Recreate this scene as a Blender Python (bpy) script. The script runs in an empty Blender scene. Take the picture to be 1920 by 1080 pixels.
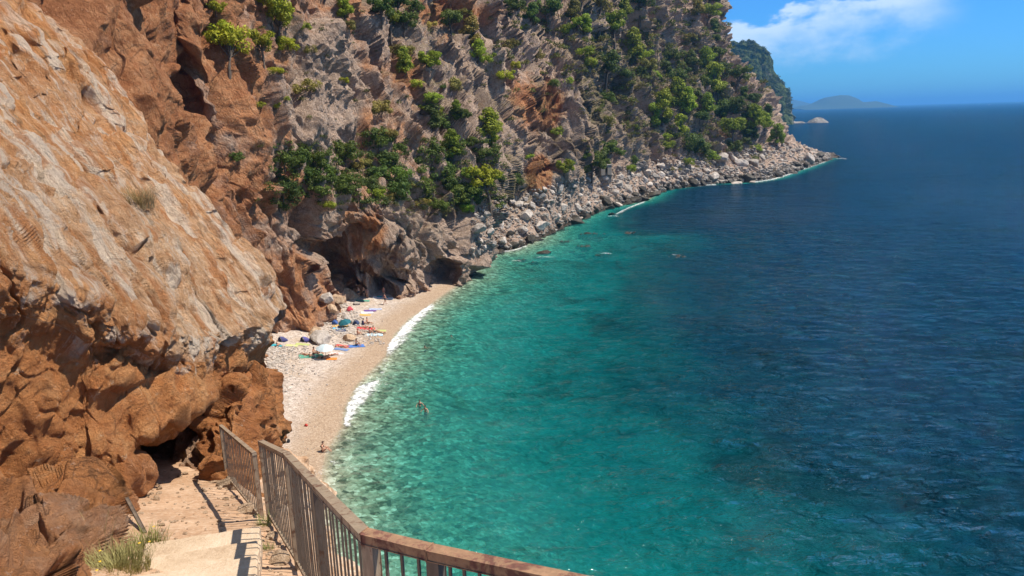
import bpy, bmesh, math, random
import numpy as np
from mathutils import Vector, Matrix, Quaternion
from mathutils.bvhtree import BVHTree

random.seed(7)
scene = bpy.context.scene
COL = scene.collection

# ------------------------------------------------------------------ camera
CAM = np.array([0.0, 0.0, 30.0])
FPX = 1400.0                      # focal length in pixels of a 1920 wide frame
PITCH, ROLL = math.radians(12.97), math.radians(1.75)
fwd = np.array([0, math.cos(PITCH), -math.sin(PITCH)])
u0 = np.array([0, math.sin(PITCH), math.cos(PITCH)])
r0 = np.array([1.0, 0, 0])
right = math.cos(ROLL) * r0 - math.sin(ROLL) * u0
up = math.sin(ROLL) * r0 + math.cos(ROLL) * u0
cam_data = bpy.data.cameras.new('camera')
cam = bpy.data.objects.new('camera', cam_data)
COL.objects.link(cam)
cam_data.sensor_width = 36.0
cam_data.lens = FPX * 36.0 / 1920.0
cam_data.clip_start = 0.1
cam_data.clip_end = 90000
R = Matrix((tuple(right), tuple(up), tuple(-fwd))).transposed()
cam.matrix_world = Matrix.Translation(Vector(CAM)) @ R.to_4x4()
scene.camera = cam

# ------------------------------------------------------------------ sun and sky
SUN_EL, SUN_AZ = math.radians(60), math.radians(86)
sun_dir = Vector((math.sin(SUN_AZ) * math.cos(SUN_EL), math.cos(SUN_AZ) * math.cos(SUN_EL), math.sin(SUN_EL)))
sl = bpy.data.lights.new('sun', 'SUN')
sl.energy = 5.0
sl.angle = math.radians(0.5)
sl.color = (1.0, 0.92, 0.80)
so = bpy.data.objects.new('sun', sl)
so.rotation_euler = sun_dir.to_track_quat('Z', 'Y').to_euler()
so.location = (40, 20, 120)
COL.objects.link(so)

world = bpy.data.worlds.new('World')
scene.world = world
world.use_nodes = True
scene.view_settings.view_transform = 'Standard'
scene.view_settings.look = 'None'
scene.view_settings.exposure = 0.42
scene.view_settings.gamma = 1.0
scene.render.engine = 'CYCLES'
scene.cycles.max_bounces = 6
scene.cycles.diffuse_bounces = 3
scene.cycles.transparent_max_bounces = 8
scene.cycles.sample_clamp_indirect = 4.0
scene.cycles.use_denoising = True


class NT:
    """short hand for building node trees"""
    def __init__(self, tree):
        self.t = tree
        tree.nodes.clear()

    def n(self, kind, ins=None, **props):
        nd = self.t.nodes.new(kind)
        for k, v in props.items():
            setattr(nd, k, v)
        for k, v in (ins or {}).items():
            self.set(nd, k, v)
        return nd

    def set(self, nd, k, v):
        s = nd.inputs[k]
        if isinstance(v, bpy.types.NodeSocket):
            self.t.links.new(v, s)
        elif isinstance(v, bpy.types.Node):
            self.t.links.new(v.outputs[0], s)
        else:
            if isinstance(v, tuple) and len(v) == 3 and s.type == 'RGBA':
                v = v + (1.0,)
            s.default_value = v

    def math(self, op, a, b=None, clamp=False):
        nd = self.n('ShaderNodeMath', operation=op, use_clamp=clamp)
        self.set(nd, 0, a)
        if b is not None:
            self.set(nd, 1, b)
        return nd.outputs[0]

    def mix(self, fac, a, b, blend='MIX'):
        nd = self.n('ShaderNodeMix', data_type='RGBA', blend_type=blend)
        self.set(nd, 0, fac)
        self.set(nd, 6, a)
        self.set(nd, 7, b)
        return nd.outputs[2]

    def ramp(self, fac, stops, interp='LINEAR'):
        nd = self.n('ShaderNodeValToRGB')
        el = nd.color_ramp.elements
        nd.color_ramp.interpolation = interp
        while len(el) < len(stops):
            el.new(0.5)
        for e, (p, c) in zip(el, stops):
            e.position = p
            e.color = (c, c, c, 1) if isinstance(c, (int, float)) else tuple(c) + (1,)
        self.set(nd, 0, fac)
        return nd.outputs[0]

    def noise(self, vec, scale, detail=4, rough=0.55, dist=0.0):
        nd = self.n('ShaderNodeTexNoise', {'Vector': vec, 'Scale': scale, 'Detail': detail,
                                           'Roughness': rough, 'Distortion': dist})
        return nd.outputs[0]

    def mapping(self, vec, scale=(1, 1, 1), rot=(0, 0, 0), loc=(0, 0, 0)):
        return self.n('ShaderNodeMapping', {'Vector': vec, 'Location': loc, 'Rotation': rot, 'Scale': scale}).outputs[0]

    def smooth(self, v, a, b):
        nd = self.n('ShaderNodeMapRange', interpolation_type='SMOOTHSTEP')
        self.set(nd, 0, v)
        self.set(nd, 1, a)
        self.set(nd, 2, b)
        return nd.outputs[0]


w = NT(world.node_tree)
sky = w.n('ShaderNodeTexSky', sky_type='NISHITA', sun_disc=False)
sky.sun_elevation = SUN_EL
sky.sun_rotation = SUN_AZ
sky.altitude = 0
sky.air_density = 1.0
sky.dust_density = 0.3
sky.ozone_density = 3.0
gen = w.n('ShaderNodeTexCoord').outputs['Generated']
sep = w.n('ShaderNodeSeparateXYZ', {0: gen})
elev = sep.outputs['Z']
# deep summer blue low over the sea, the dome's own colour overhead
low = w.smooth(elev, 0.75, 0.10)
tinted = w.mix(low, (1.0, 0.88, 0.72), SKY_LOW_TINT := (0.17, 0.50, 0.93))
skyc = w.mix(1.0, sky.outputs[0], tinted, 'MULTIPLY')
# a bank of broken cloud low in the sky
az = w.math('ARCTAN2', sep.outputs['X'], sep.outputs['Y'])
cv = w.n('ShaderNodeCombineXYZ', {0: az, 1: elev, 2: 0.0}).outputs[0]
cn = w.noise(w.mapping(cv, scale=(13, 26, 1), loc=(1.3, 0.2, 0.0)), 1.0, 10, 0.60, 0.15)
cn2 = w.noise(w.mapping(cv, scale=(11, 24, 1), loc=(2.3, 3.2, 0.0)), 1.0, 9, 0.62, 0.2)
cline = w.math('ADD', w.math('MULTIPLY', w.math('SUBTRACT', az, 0.27), 0.20), 0.102)
topedge = w.math('ADD', cline, w.math('MULTIPLY', w.math('SUBTRACT', cn, 0.5), 0.11))
above = w.math('SUBTRACT', topedge, elev)
body = w.smooth(above, -0.002, 0.012)
fade = w.smooth(above, 0.085, 0.012)
azf = w.math('MULTIPLY', w.smooth(az, 0.55, 0.46), w.smooth(az, -0.5, -0.2))
cl = w.math('MULTIPLY', w.math('MULTIPLY', body, fade), azf)
cl = w.math('MULTIPLY', cl, w.smooth(cn2, 0.24, 0.48))
cl = w.math('MULTIPLY', cl, 0.68, True)
skyc = w.mix(cl, skyc, (5.4, 6.3, 7.2))
bg = w.n('ShaderNodeBackground', {'Color': skyc, 'Strength': 0.125})
wo = w.n('ShaderNodeOutputWorld', {'Surface': bg})


# ------------------------------------------------------------------ helpers: pixels to points
def ray(px, py):
    d = fwd * FPX + right * (px - 960.0) - up * (py - 540.0)
    return d


def at(px, py, Y):
    d = ray(px, py)
    return CAM + d * (Y / d[1])


def sea_pt(px, py, z=0.0):
    d = ray(px, py)
    return CAM + d * ((z - CAM[2]) / d[2])


def to_px(P):
    v = np.asarray(P) - CAM
    z = v @ fwd
    return 960 + FPX * (v @ right) / z, 540 - FPX * (v @ up) / z


# ------------------------------------------------------------------ helpers: noise
def _h(ix, iy, iz, seed):
    n = (ix.astype(np.int64) * 374761393 + iy.astype(np.int64) * 668265263 + iz.astype(np.int64) * 2147483647 + seed * 974634777) & 0xffffffff
    n = ((n ^ (n >> 13)) * 1274126177) & 0xffffffff
    n = ((n ^ (n >> 16)) * 2246822519) & 0xffffffff
    n = n ^ (n >> 15)
    return n


def _u(n):
    return ((n & 0xffffff).astype(np.float32)) / 16777215.0


def vnoise(P, seed=0):
    f = np.floor(P)
    t = (P - f).astype(np.float32)
    t = t * t * (3 - 2 * t)
    i = f.astype(np.int64)
    out = 0
    for dx in (0, 1):
        wx = t[:, 0] if dx else 1 - t[:, 0]
        for dy in (0, 1):
            wy = t[:, 1] if dy else 1 - t[:, 1]
            for dz in (0, 1):
                wz = t[:, 2] if dz else 1 - t[:, 2]
                out = out + _u(_h(i[:, 0] + dx, i[:, 1] + dy, i[:, 2] + dz, seed)) * wx * wy * wz
    return out * 2 - 1


def fbm(P, scale, octaves=4, rough=0.5, seed=0):
    q = P / np.asarray(scale)
    a, tot, s = 1.0, 0.0, 0
    for o in range(octaves):
        s = s + a * vnoise(q + 17.3 * o, seed + o)
        tot += a
        a *= rough
        q = q * 2.03
    return s / tot


def facet(P, scale, seed=0, k=16.0, tilt=1.0):
    """broken rock: every cell is a tilted plane with its own height"""
    q = P / np.asarray(scale)
    base = np.floor(q).astype(np.int64)
    wsum = np.full(len(P), 1e-12, np.float32)
    val = np.zeros(len(P), np.float32)
    for dx in (-1, 0, 1):
        for dy in (-1, 0, 1):
            for dz in (-1, 0, 1):
                ix, iy, iz = base[:, 0] + dx, base[:, 1] + dy, base[:, 2] + dz
                h = _h(ix, iy, iz, seed)
                h2 = _h(iy, iz, ix, seed + 31)
                jx, jy, jz = _u(h), _u(h >> 7), _u(h2)
                ex = (q[:, 0] - ix - 0.5 - 1.0 * (jx - .5)).astype(np.float32)
                ey = (q[:, 1] - iy - 0.5 - 1.0 * (jy - .5)).astype(np.float32)
                ez = (q[:, 2] - iz - 0.5 - 1.0 * (jz - .5)).astype(np.float32)
                d = ex * ex + ey * ey + ez * ez
                wgt = np.exp(-k * np.minimum(d, 80.0 / k))
                h3 = _h(iz, ix, iy, seed + 77)
                tx, ty, tz = _u(h3) * 2 - 1, _u(h3 >> 6) * 2 - 1, _u(h2 >> 7) * 2 - 1
                v = (_u(h3 >> 8) - 0.5) * 1.2 + tilt * (ex * tx + ey * ty + ez * tz)
                wsum += wgt
                val += wgt * v
    return val / wsum


def rot_frame(a, ref=(0, 1, 0)):
    a = np.array(a, float); a /= np.linalg.norm(a)
    b = np.cross(a, ref); b /= np.linalg.norm(b)
    c = np.cross(a, b)
    return np.stack([a, b, c], 1)          # P @ F gives (along, across, third)


# ------------------------------------------------------------------ helpers: meshes
def link(o, parent=None):
    COL.objects.link(o)
    if parent is not None:
        o.parent = parent
    return o


def tag(o, label=None, cat=None, group=None, kind=None):
    if label: o['label'] = label
    if cat: o['category'] = cat
    if group: o['group'] = group
    if kind: o['kind'] = kind
    return o


def empty(name, loc=(0, 0, 0), rz=0.0):
    o = bpy.data.objects.new(name, None)
    o.empty_display_size = 0.3
    o.location = loc
    o.rotation_euler = (0, 0, rz)
    return link(o)


def mesh_np(name, verts, faces, mat=None, smooth=True, attrs=None):
    """faces: (n,4) or (n,3) index array"""
    me = bpy.data.meshes.new(name)
    verts = np.asarray(verts, np.float32)
    faces = np.asarray(faces, np.int32)
    n, k = faces.shape
    me.vertices.add(len(verts))
    me.vertices.foreach_set('co', verts.ravel())
    me.loops.add(n * k)
    me.loops.foreach_set('vertex_index', faces.ravel())
    me.polygons.add(n)
    me.polygons.foreach_set('loop_start', np.arange(0, n * k, k, dtype=np.int32))
    me.polygons.foreach_set('loop_total', np.full(n, k, np.int32))
    me.polygons.foreach_set('use_smooth', np.full(n, smooth, bool))
    me.update(calc_edges=True)
    for nm, arr in (attrs or {}).items():
        arr = np.asarray(arr, np.float32)
        if arr.ndim == 1:
            at_ = me.attributes.new(nm, 'FLOAT', 'POINT')
            at_.data.foreach_set('value', arr)
        else:
            at_ = me.attributes.new(nm, 'FLOAT_VECTOR', 'POINT')
            at_.data.foreach_set('vector', arr.ravel())
    if mat: me.materials.append(mat)
    return me


def obj(name, me, parent=None):
    return link(bpy.data.objects.new(name, me), parent)


def grid_faces(nu, nv):
    a = np.arange((nu) * (nv)).reshape(nu, nv)
    return np.stack([a[:-1, :-1], a[1:, :-1], a[1:, 1:], a[:-1, 1:]], -1).reshape(-1, 4)


def catmull(C, n, t=None):
    """C: (k, ..., 3) -> (n, ..., 3) through the control points along the first axis"""
    C = np.asarray(C, float)
    k = len(C)
    ext = np.concatenate([(2 * C[0] - C[1])[None], C, (2 * C[-1] - C[-2])[None]])
    s = np.linspace(0, k - 1, n) if t is None else np.asarray(t)
    i = np.minimum(s.astype(int), k - 2)
    f = (s - i).reshape((-1,) + (1,) * (C.ndim - 1))
    p0, p1, p2, p3 = ext[i], ext[i + 1], ext[i + 2], ext[i + 3]
    # a little tension keeps the edges between masses crisp
    m1, m2 = (p2 - p0) * 0.38, (p3 - p1) * 0.38
    return ((2 * f**3 - 3 * f**2 + 1) * p1 + (f**3 - 2 * f**2 + f) * m1 + (-2 * f**3 + 3 * f**2) * p2 + (f**3 - f**2) * m2)


def net(points, nu, nv):
    """points: rows x cols of world points -> (nu*nv,3), nu along rows index, nv along cols"""
    P = catmull(np.asarray(points, float), nu)
    P = catmull(np.swapaxes(P, 0, 1), nv)
    return np.swapaxes(P, 0, 1).reshape(-1, 3)


def grid_normals(P, nu, nv):
    G = P.reshape(nu, nv, 3)
    du = np.gradient(G, axis=0)
    dv = np.gradient(G, axis=1)
    n = np.cross(du, dv)
    n /= np.linalg.norm(n, axis=-1, keepdims=True) + 1e-9
    return n.reshape(-1, 3)


def px_net(rows):
    return [[at(*p) for p in r] for r in rows]


def transpose(rows):
    return [list(c) for c in zip(*rows)]


BVHS = []


def add_bvh(me_obj, verts, faces):
    BVHS.append((me_obj.name, BVHTree.FromPolygons([tuple(v) for v in verts], [tuple(f) for f in faces], all_triangles=False)))


def cast(px, py, names=None):
    d = Vector(ray(px, py)).normalized()
    best = None
    for nm, b in BVHS:
        if names and nm not in names: continue
        h = b.ray_cast(Vector(CAM), d)
        if h[0] is not None and (best is None or h[3] < best[3]):
            best = h
    return best


def drop(x, y, names=None, z0=200.0):
    best = None
    for nm, b in BVHS:
        if names and nm not in names: continue
        h = b.ray_cast(Vector((x, y, z0)), Vector((0, 0, -1)))
        if h[0] is not None and (best is None or h[0].z > best[0].z):
            best = h
    return best


def new_mat(name):
    m = bpy.data.materials.new(name)
    m.use_nodes = True
    return m, NT(m.node_tree)


# ------------------------------------------------------------------ materials
def rock_material(name, greys, reds, red_amount=0.5, streak=None, bump=0.35, tex=1.0, bump_scale=1.0, dirt=1.0):  # dirt scales the painted dark crack lines and the dark noise patches
    """limestone: grey weathered skin, iron-red breaks, dry grass on ledges, dark splash zone"""
    m, n = new_mat(name)
    geo = n.n('ShaderNodeNewGeometry')
    pos = geo.outputs['Position']
    rc = n.n('ShaderNodeAttribute', attribute_name='rc').outputs['Vector']
    orange = n.n('ShaderNodeAttribute', attribute_name='orange').outputs['Fac']
    veg = n.n('ShaderNodeAttribute', attribute_name='veg').outputs['Fac']
    wet = n.n('ShaderNodeAttribute', attribute_name='wet').outputs['Fac']
    n1 = n.noise(rc, 0.22 * tex, 8, 0.65, 0.4)
    n2 = n.noise(rc, 1.3 * tex, 6, 0.7, 0.6)
    n3 = n.noise(pos, 0.09 * tex, 5, 0.6, 0.5)
    n4 = n.noise(rc, 5.0 * tex, 4, 0.7)
    grey = n.ramp(n.math('ADD', n.math('MULTIPLY', n2, 0.6), n.math('MULTIPLY', n4, 0.4)),
                  [(0.30, greys[0]), (0.47, greys[1]), (0.60, greys[2]), (0.74, greys[3])])
    red = n.ramp(n.math('ADD', n.math('MULTIPLY', n1, 0.5), n.math('MULTIPLY', n2, 0.5)),
                 [(0.30, reds[0]), (0.46, reds[1]), (0.58, reds[2]), (0.72, reds[3])])
    f = n.math('ADD', n.math('ADD', n.math('MULTIPLY', n1, 0.9), n.math('MULTIPLY', n3, 0.9)), -0.9 + (red_amount - 0.5) * 0.8)
    f = n.math('ADD', f, n.math('MULTIPLY', n.math('SUBTRACT', orange, 0.5), 0.9))
    f = n.smooth(f, -0.16, 0.20)
    col = n.mix(f, grey, red)
    if streak:
        fresh = n.smooth(orange, 0.85, 0.68)
        s1 = n.noise(n.mapping(rc, scale=(0.22, 2.4, 2.4)), 1.0, 7, 0.62, 0.25)
        col = n.mix(n.math('MULTIPLY', n.math('MULTIPLY', fresh, n.smooth(s1, 0.49, 0.60)), streak[2]), col, streak[0])
        s2 = n.noise(n.mapping(rc, scale=(0.30, 3.4, 3.4), loc=(5, 9, 2)), 1.0, 6, 0.65, 0.2)
        col = n.mix(n.math('MULTIPLY', n.smooth(s2, 0.53, 0.62), streak[2] * 0.85), col, streak[1])
    vc = n.n('ShaderNodeTexVoronoi', {'Vector': n.n('ShaderNodeVectorMath', {0: rc, 1: n.n('ShaderNodeVectorMath', {0: n.n('ShaderNodeTexNoise', {'Vector': rc, 'Scale': 0.9 * tex, 'Detail': 5}).outputs['Color'], 1: (1.6 / tex, 1.6 / tex, 1.6 / tex)}, operation='MULTIPLY').outputs[0]}, operation='ADD').outputs[0], 'Scale': 0.55 * tex}, feature='DISTANCE_TO_EDGE')
    if streak:
        n.set(vc, 'Vector', n.mapping(rc, scale=(0.22, 1.3, 1.3)))
    crack_dark = n.math('MULTIPLY', n.smooth(vc.outputs[0], 0.03, 0.0), n.smooth(n1, 0.42, 0.55))
    col = n.mix(n.math('MULTIPLY', crack_dark, 0.6 * dirt), col, (0.10, 0.055, 0.03))  # crevice shade put into the colour as thin dark crack lines
    col = n.mix(n.math('MULTIPLY', n.smooth(n4, 0.60, 0.74), 0.45), col, tuple(min(1, q * 1.25) for q in greys[3]))
    col = n.mix(n.math('MULTIPLY', n.smooth(n4, 0.42, 0.28), 0.5 * dirt), col, tuple(q * 0.6 for q in reds[1]))
    if streak:
        s3 = n.noise(n.mapping(rc, scale=(0.30, 9.0, 9.0), loc=(1, 4, 7)), 1.0, 9, 0.76, 0.25)
        col = n.mix(n.math('MULTIPLY', n.smooth(s3, 0.52, 0.64), 0.35), col, (0.36, 0.14, 0.06))
        col = n.mix(n.math('MULTIPLY', n.math('MULTIPLY', fresh, n.smooth(s3, 0.46, 0.36)), 0.5), col, (0.90, 0.73, 0.56))
    # grass and dry soil on what is not steep
    nz = n.n('ShaderNodeSeparateXYZ', {0: geo.outputs['Normal']}).outputs['Z']
    g = n.math('MULTIPLY', n.smooth(n.math('ADD', nz, n.math('MULTIPLY', n2, 0.5)), 0.52, 0.95), veg)
    gcol = n.ramp(n4, [(0.3, (0.055, 0.062, 0.020)), (0.5, (0.13, 0.115, 0.045)), (0.68, (0.24, 0.19, 0.10))])
    col = n.mix(n.math('MULTIPLY', g, 0.85), col, gcol)
    wcol = n.ramp(n2, [(0.35, (0.022, 0.019, 0.014)), (0.65, (0.085, 0.068, 0.045))])
    col = n.mix(wet, col, wcol)
    bs = n.n('ShaderNodeBsdfPrincipled', {'Base Color': col, 'Roughness': 0.88, 'Specular IOR Level': 0.25})
    b1 = n.noise(rc, 1.6 * bump_scale, 10, 0.78, 0.3)
    b2 = n.noise(n.mapping(rc, scale=(0.35, 1.6, 1.6)), 1.1 * bump_scale, 8, 0.7, 0.6)
    hgt = n.math('ADD', b1, n.math('MULTIPLY', b2, 0.8))
    bp = n.n('ShaderNodeBump', {'Height': hgt, 'Strength': bump, 'Distance': 0.9 / bump_scale})
    n.set(bs, 'Normal', bp.outputs[0])
    n.n('ShaderNodeOutputMaterial', {'Surface': bs.outputs[0]})
    return m


GREYS = [(0.20, 0.125, 0.085), (0.47, 0.335, 0.25), (0.63, 0.475, 0.365), (0.77, 0.63, 0.51)]
REDS = [(0.19, 0.065, 0.025), (0.44, 0.175, 0.070), (0.60, 0.29, 0.135), (0.66, 0.44, 0.29)]
M_CLIFF = rock_material('limestone_cliff', GREYS, REDS, 0.56, bump=1.0)
M_SLAB = rock_material('orange_limestone', [(0.50, 0.25, 0.115), (0.74, 0.44, 0.24), (0.85, 0.58, 0.365), (0.90, 0.70, 0.51)],
                       [(0.36, 0.115, 0.036), (0.64, 0.26, 0.088), (0.78, 0.39, 0.16), (0.82, 0.52, 0.28)], 0.5,
                       streak=((0.92, 0.77, 0.61), (0.58, 0.22, 0.07), 0.8), dirt=0.7, bump=1.0, tex=1.6, bump_scale=2.6)
M_CAVE = rock_material('red_brown_limestone', [(0.24, 0.135, 0.08), (0.48, 0.30, 0.19), (0.62, 0.43, 0.30), (0.74, 0.57, 0.44)],
                       [(0.22, 0.072, 0.025), (0.48, 0.185, 0.062), (0.62, 0.27, 0.10), (0.72, 0.44, 0.24)], 0.55,
                       bump=1.0, tex=2.5, bump_scale=4.0)
M_SHORE = rock_material('shore_limestone', [(0.15, 0.125, 0.105), (0.34, 0.29, 0.25), (0.48, 0.42, 0.37), (0.62, 0.56, 0.50)],
                        [(0.17, 0.10, 0.06), (0.33, 0.22, 0.14), (0.42, 0.30, 0.20), (0.52, 0.42, 0.33)], 0.30, bump=0.6)

# ================================================================== SEA, SEABED, BEACH
SHORE_PX = [(560, 1500), (590, 1250), (606, 1080), (606, 960), (604, 880), (612, 845), (640, 800), (645, 765), (668, 722),
            (722, 668), (738, 628), (766, 598), (802, 574), (830, 553), (866, 528), (880, 505), (888, 476), (950, 470), (1000, 452),
            (1042, 426), (1085, 409), (1130, 391), (1210, 376), (1242, 357), (1300, 346), (1350, 344), (1400, 342), (1450, 335),
            (1500, 319), (1556, 297)]
shore = np.array([sea_pt(*p)[:2] for p in SHORE_PX])
tip = shore[-1]
shore_ext = np.concatenate([shore, [tip + [-10, 40], tip + [-70, 130], tip + [-40, 600]]])


def seg_dist(P, L):
    """signed distance of points to a polyline; positive on its left side (land)"""
    best = np.full(len(P), 1e18)
    sgn = np.ones(len(P))
    for a, b in zip(L[:-1], L[1:]):
        ab = b - a
        t = np.clip(((P - a) @ ab) / (ab @ ab), 0, 1)
        q = a + t[:, None] * ab
        d = ((P - q) ** 2).sum(1)
        m = d < best
        best = np.where(m, d, best)
        cr = ab[0] * (P[:, 1] - a[1]) - ab[1] * (P[:, 0] - a[0])
        sgn = np.where(m, np.sign(cr), sgn)
    return np.sqrt(best) * sgn


BEACH_N = 14                     # the first shoreline points belong to the pebble beach
d_beach_line = shore[:BEACH_N + 1]


def land_height(P):
    d = seg_dist(P, shore_ext)
    wob = fbm(np.c_[P, np.zeros(len(P))], 7.0, 3, 0.5, 3)
    h = np.where(d > 0, 0.10 * np.minimum(d, 8) + 0.14 * np.maximum(d - 8, 0), 0.13 * d)
    h = np.where(d < -12, np.maximum(-0.13 * 12 + 0.28 * (d + 12), -22), h)
    h = h + wob * np.clip(np.abs(d) * 0.03, 0, 0.5)
    rocks = np.maximum(fbm(np.c_[P, np.zeros(len(P))], 4.5, 3, 0.6, 9) - 0.2, 0)
    h = h + rocks * np.clip(-d - 6, 0, 20) * 0.10
    return h, d


# water sheet: fine near the cove, wide cells out to the horizon
def axis(parts):
    return np.unique(np.concatenate([np.arange(a, b, s) for a, b, s in parts]))


xs = axis([(-60000, -2000, 6000), (-2000, -100, 200), (-100, -24, 2.0), (-24, 120, 0.5), (120, 260, 2.0), (260, 1000, 30), (1000, 4000, 300), (4000, 60001, 5000)])
ys = axis([(-3000, 0, 300), (0, 36, 2.0), (36, 200, 0.5), (200, 470, 2.0), (470, 1000, 30), (1000, 4000, 300), (4000, 60001, 5000)])
X, Yg = np.meshgrid(xs, ys, indexing='ij')
P2 = np.c_[X.ravel(), Yg.ravel()]
near = (np.abs(P2[:, 0]) < 400) & (P2[:, 1] > -100) & (P2[:, 1] < 700)
dsh = np.full(len(P2), -400.0)
dsh[near] = seg_dist(P2[near], shore_ext)
dbe = np.full(len(P2), 400.0)
dbe[near] = np.abs(seg_dist(P2[near], d_beach_line))


def water_material():
    m, n = new_mat('sea_water')
    pos = n.n('ShaderNodeNewGeometry').outputs['Position']
    off = n.n('ShaderNodeAttribute', attribute_name='offshore').outputs['Fac']
    bea = n.n('ShaderNodeAttribute', attribute_name='from_beach').outputs['Fac']
    n1 = n.noise(pos, 0.035, 4, 0.6, 0.8)
    n2 = n.noise(pos, 0.12, 5, 0.65, 0.6)
    n3 = n.noise(n.mapping(pos, scale=(0.5, 1, 1)), 0.55, 4, 0.6)
    dd = n.math('ADD', off, n.math('MULTIPLY', n.math('SUBTRACT', n1, 0.5), 26.0))
    dd = n.math('ADD', dd, n.math('MULTIPLY', n.math('SUBTRACT', n2, 0.5), 12.0))
    t = n.math('DIVIDE', dd, 100.0)
    deep = n.ramp(t, [(0.0, (0.075, 0.20, 0.18)), (0.10, (0.020, 0.25, 0.245)), (0.20, (0.0015, 0.155, 0.160)), (0.31, (0.0004, 0.062, 0.076)),
                      (0.42, (0.0003, 0.030, 0.054)), (0.60, (0.0002, 0.023, 0.050)), (1.0, (0.0003, 0.024, 0.057))])
    n5 = n.noise(pos, 0.055, 6, 0.66, 1.0)
    deep = n.mix(n.math('MULTIPLY', n.smooth(n5, 0.53, 0.62), 0.5), deep, (0.0004, 0.016, 0.024))
    deep = n.mix(n.math('MULTIPLY', n.smooth(n3, 0.5, 0.75), 0.35), deep, n.mix(0.5, deep, (0.01, 0.12, 0.13)))
    # waves
    wv = n.mapping(pos, scale=(0.55, 1.0, 1.0), rot=(0, 0, 0.35))
    w1 = n.noise(wv, 0.16, 3, 0.5, 0.3)
    w2 = n.noise(wv, 0.75, 4, 0.6, 0.4)
    w3 = n.noise(n.mapping(pos, scale=(0.8, 1.0, 1.0), rot=(0, 0, -0.3)), 2.6, 3, 0.6, 0.2)
    hgt = n.math('ADD', n.math('ADD', n.math('MULTIPLY', w1, 2.6), n.math('MULTIPLY', w2, 1.35)), n.math('MULTIPLY', w3, 0.17))
    calm = n.math('ADD', n.math('MULTIPLY', n.smooth(off, 0.0, 60.0), 0.6), 0.4)
    bp = n.n('ShaderNodeBump', {'Height': hgt, 'Strength': 1.0, 'Distance': n.math('MULTIPLY', n.math('MULTIPLY', calm, 1.25), n.math('ADD', 0.45, n.math('MULTIPLY', n.noise(n.mapping(pos, scale=(0.35, 1, 1), rot=(0, 0, 0.25)), 0.022, 4, 0.6, 0.6), 1.1)))})
    bpn = bp.outputs[0]
    # what is seen through the water: the bed near the shore, blue-green scatter further out
    tint = n.ramp(n.math('DIVIDE', off, 30.0), [(0.0, (0.95, 0.98, 0.97)), (0.10, (0.66, 0.88, 0.83)), (0.3, (0.34, 0.78, 0.72)), (1.0, (0.03, 0.48, 0.46))])
    tr = n.n('ShaderNodeBsdfTransparent', {'Color': tint})
    df = n.n('ShaderNodeBsdfDiffuse', {'Color': deep, 'Normal': bpn})
    see = n.ramp(n.math('DIVIDE', n.math('ADD', off, n.math('MULTIPLY', n.math('SUBTRACT', n2, 0.5), 5.0)), 40.0),
                 [(0.0, 1.0), (0.04, 0.92), (0.14, 0.80), (0.35, 0.55), (0.7, 0.22), (1.0, 0.0)])
    body = n.n('ShaderNodeMixShader', {0: see, 1: df.outputs[0], 2: tr.outputs[0]})
    gl = n.n('ShaderNodeBsdfGlossy', {'Color': (1, 1, 1), 'Roughness': 0.05, 'Normal': bpn})
    fr = n.n('ShaderNodeFresnel', {'IOR': 1.33, 'Normal': bpn})
    edge = n.smooth(off, -0.2, 1.5)
    ff = n.math('MULTIPLY', n.math('MULTIPLY', fr.outputs[0], edge), 0.42)
    sh = n.n('ShaderNodeMixShader', {0: ff, 1: body.outputs[0], 2: gl.outputs[0]})
    n.n('ShaderNodeOutputMaterial', {'Surface': sh.outputs[0]})
    return m


zw = np.zeros(len(P2))
fine = (P2[:, 0] > -24) & (P2[:, 0] < 120) & (P2[:, 1] > 36) & (P2[:, 1] < 200)
q = P2[fine]
rim = np.clip(np.minimum(np.minimum(q[:, 0] + 24, 120 - q[:, 0]), np.minimum(q[:, 1] - 36, 200 - q[:, 1])) / 12, 0, 1)
q3 = np.c_[q[:, 0] * 0.6 + q[:, 1] * 0.2, q[:, 1], np.zeros(len(q))]
zz = fbm(q3, 5.5, 3, 0.5, 501) * 0.30 + (1 - 2 * np.abs(fbm(q3, 2.6, 3, 0.55, 502))) * 0.16
zw[fine] = zz * rim * np.clip((-dsh[fine] - 1.0) / 25, 0.0, 1)
V = np.c_[P2, zw]
F = grid_faces(len(xs), len(ys))
sea = obj('sea', mesh_np('sea', V, F, water_material(), True, {'offshore': np.where(dsh < 0, -dsh * (1 + 5.0 * np.clip((P2[:, 1] - 180) / 110, 0, 1)), -dsh), 'from_beach': dbe}))
tag(sea, kind='structure')

# beach and seabed in one ground sheet
bx = axis([(-130, -62, 4), (-62, 12, 0.4), (12, 60, 1.5), (60, 260, 3)])
by = axis([(10, 44, 3), (44, 145, 0.4), (145, 215, 1.5), (215, 480, 3.5)])
X, Yg = np.meshgrid(bx, by, indexing='ij')
BP = np.c_[X.ravel(), Yg.ravel()]
bh, bd = land_height(BP)
near_head = np.clip((BP[:, 1] - 138) / 6, 0, 1)          # beyond the cave the land is cliff: keep this sheet low there
bh = np.where((bd > 0), bh * (1 - near_head) - 0.6 * near_head, bh)
bh = np.where(bd > 0, np.minimum(bh, 4.2), bh)
bh = bh + np.where(bd > 1.5, 0.10, 0.0) * fbm(np.c_[BP, bh], 1.6, 3, 0.6, 21)


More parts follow.
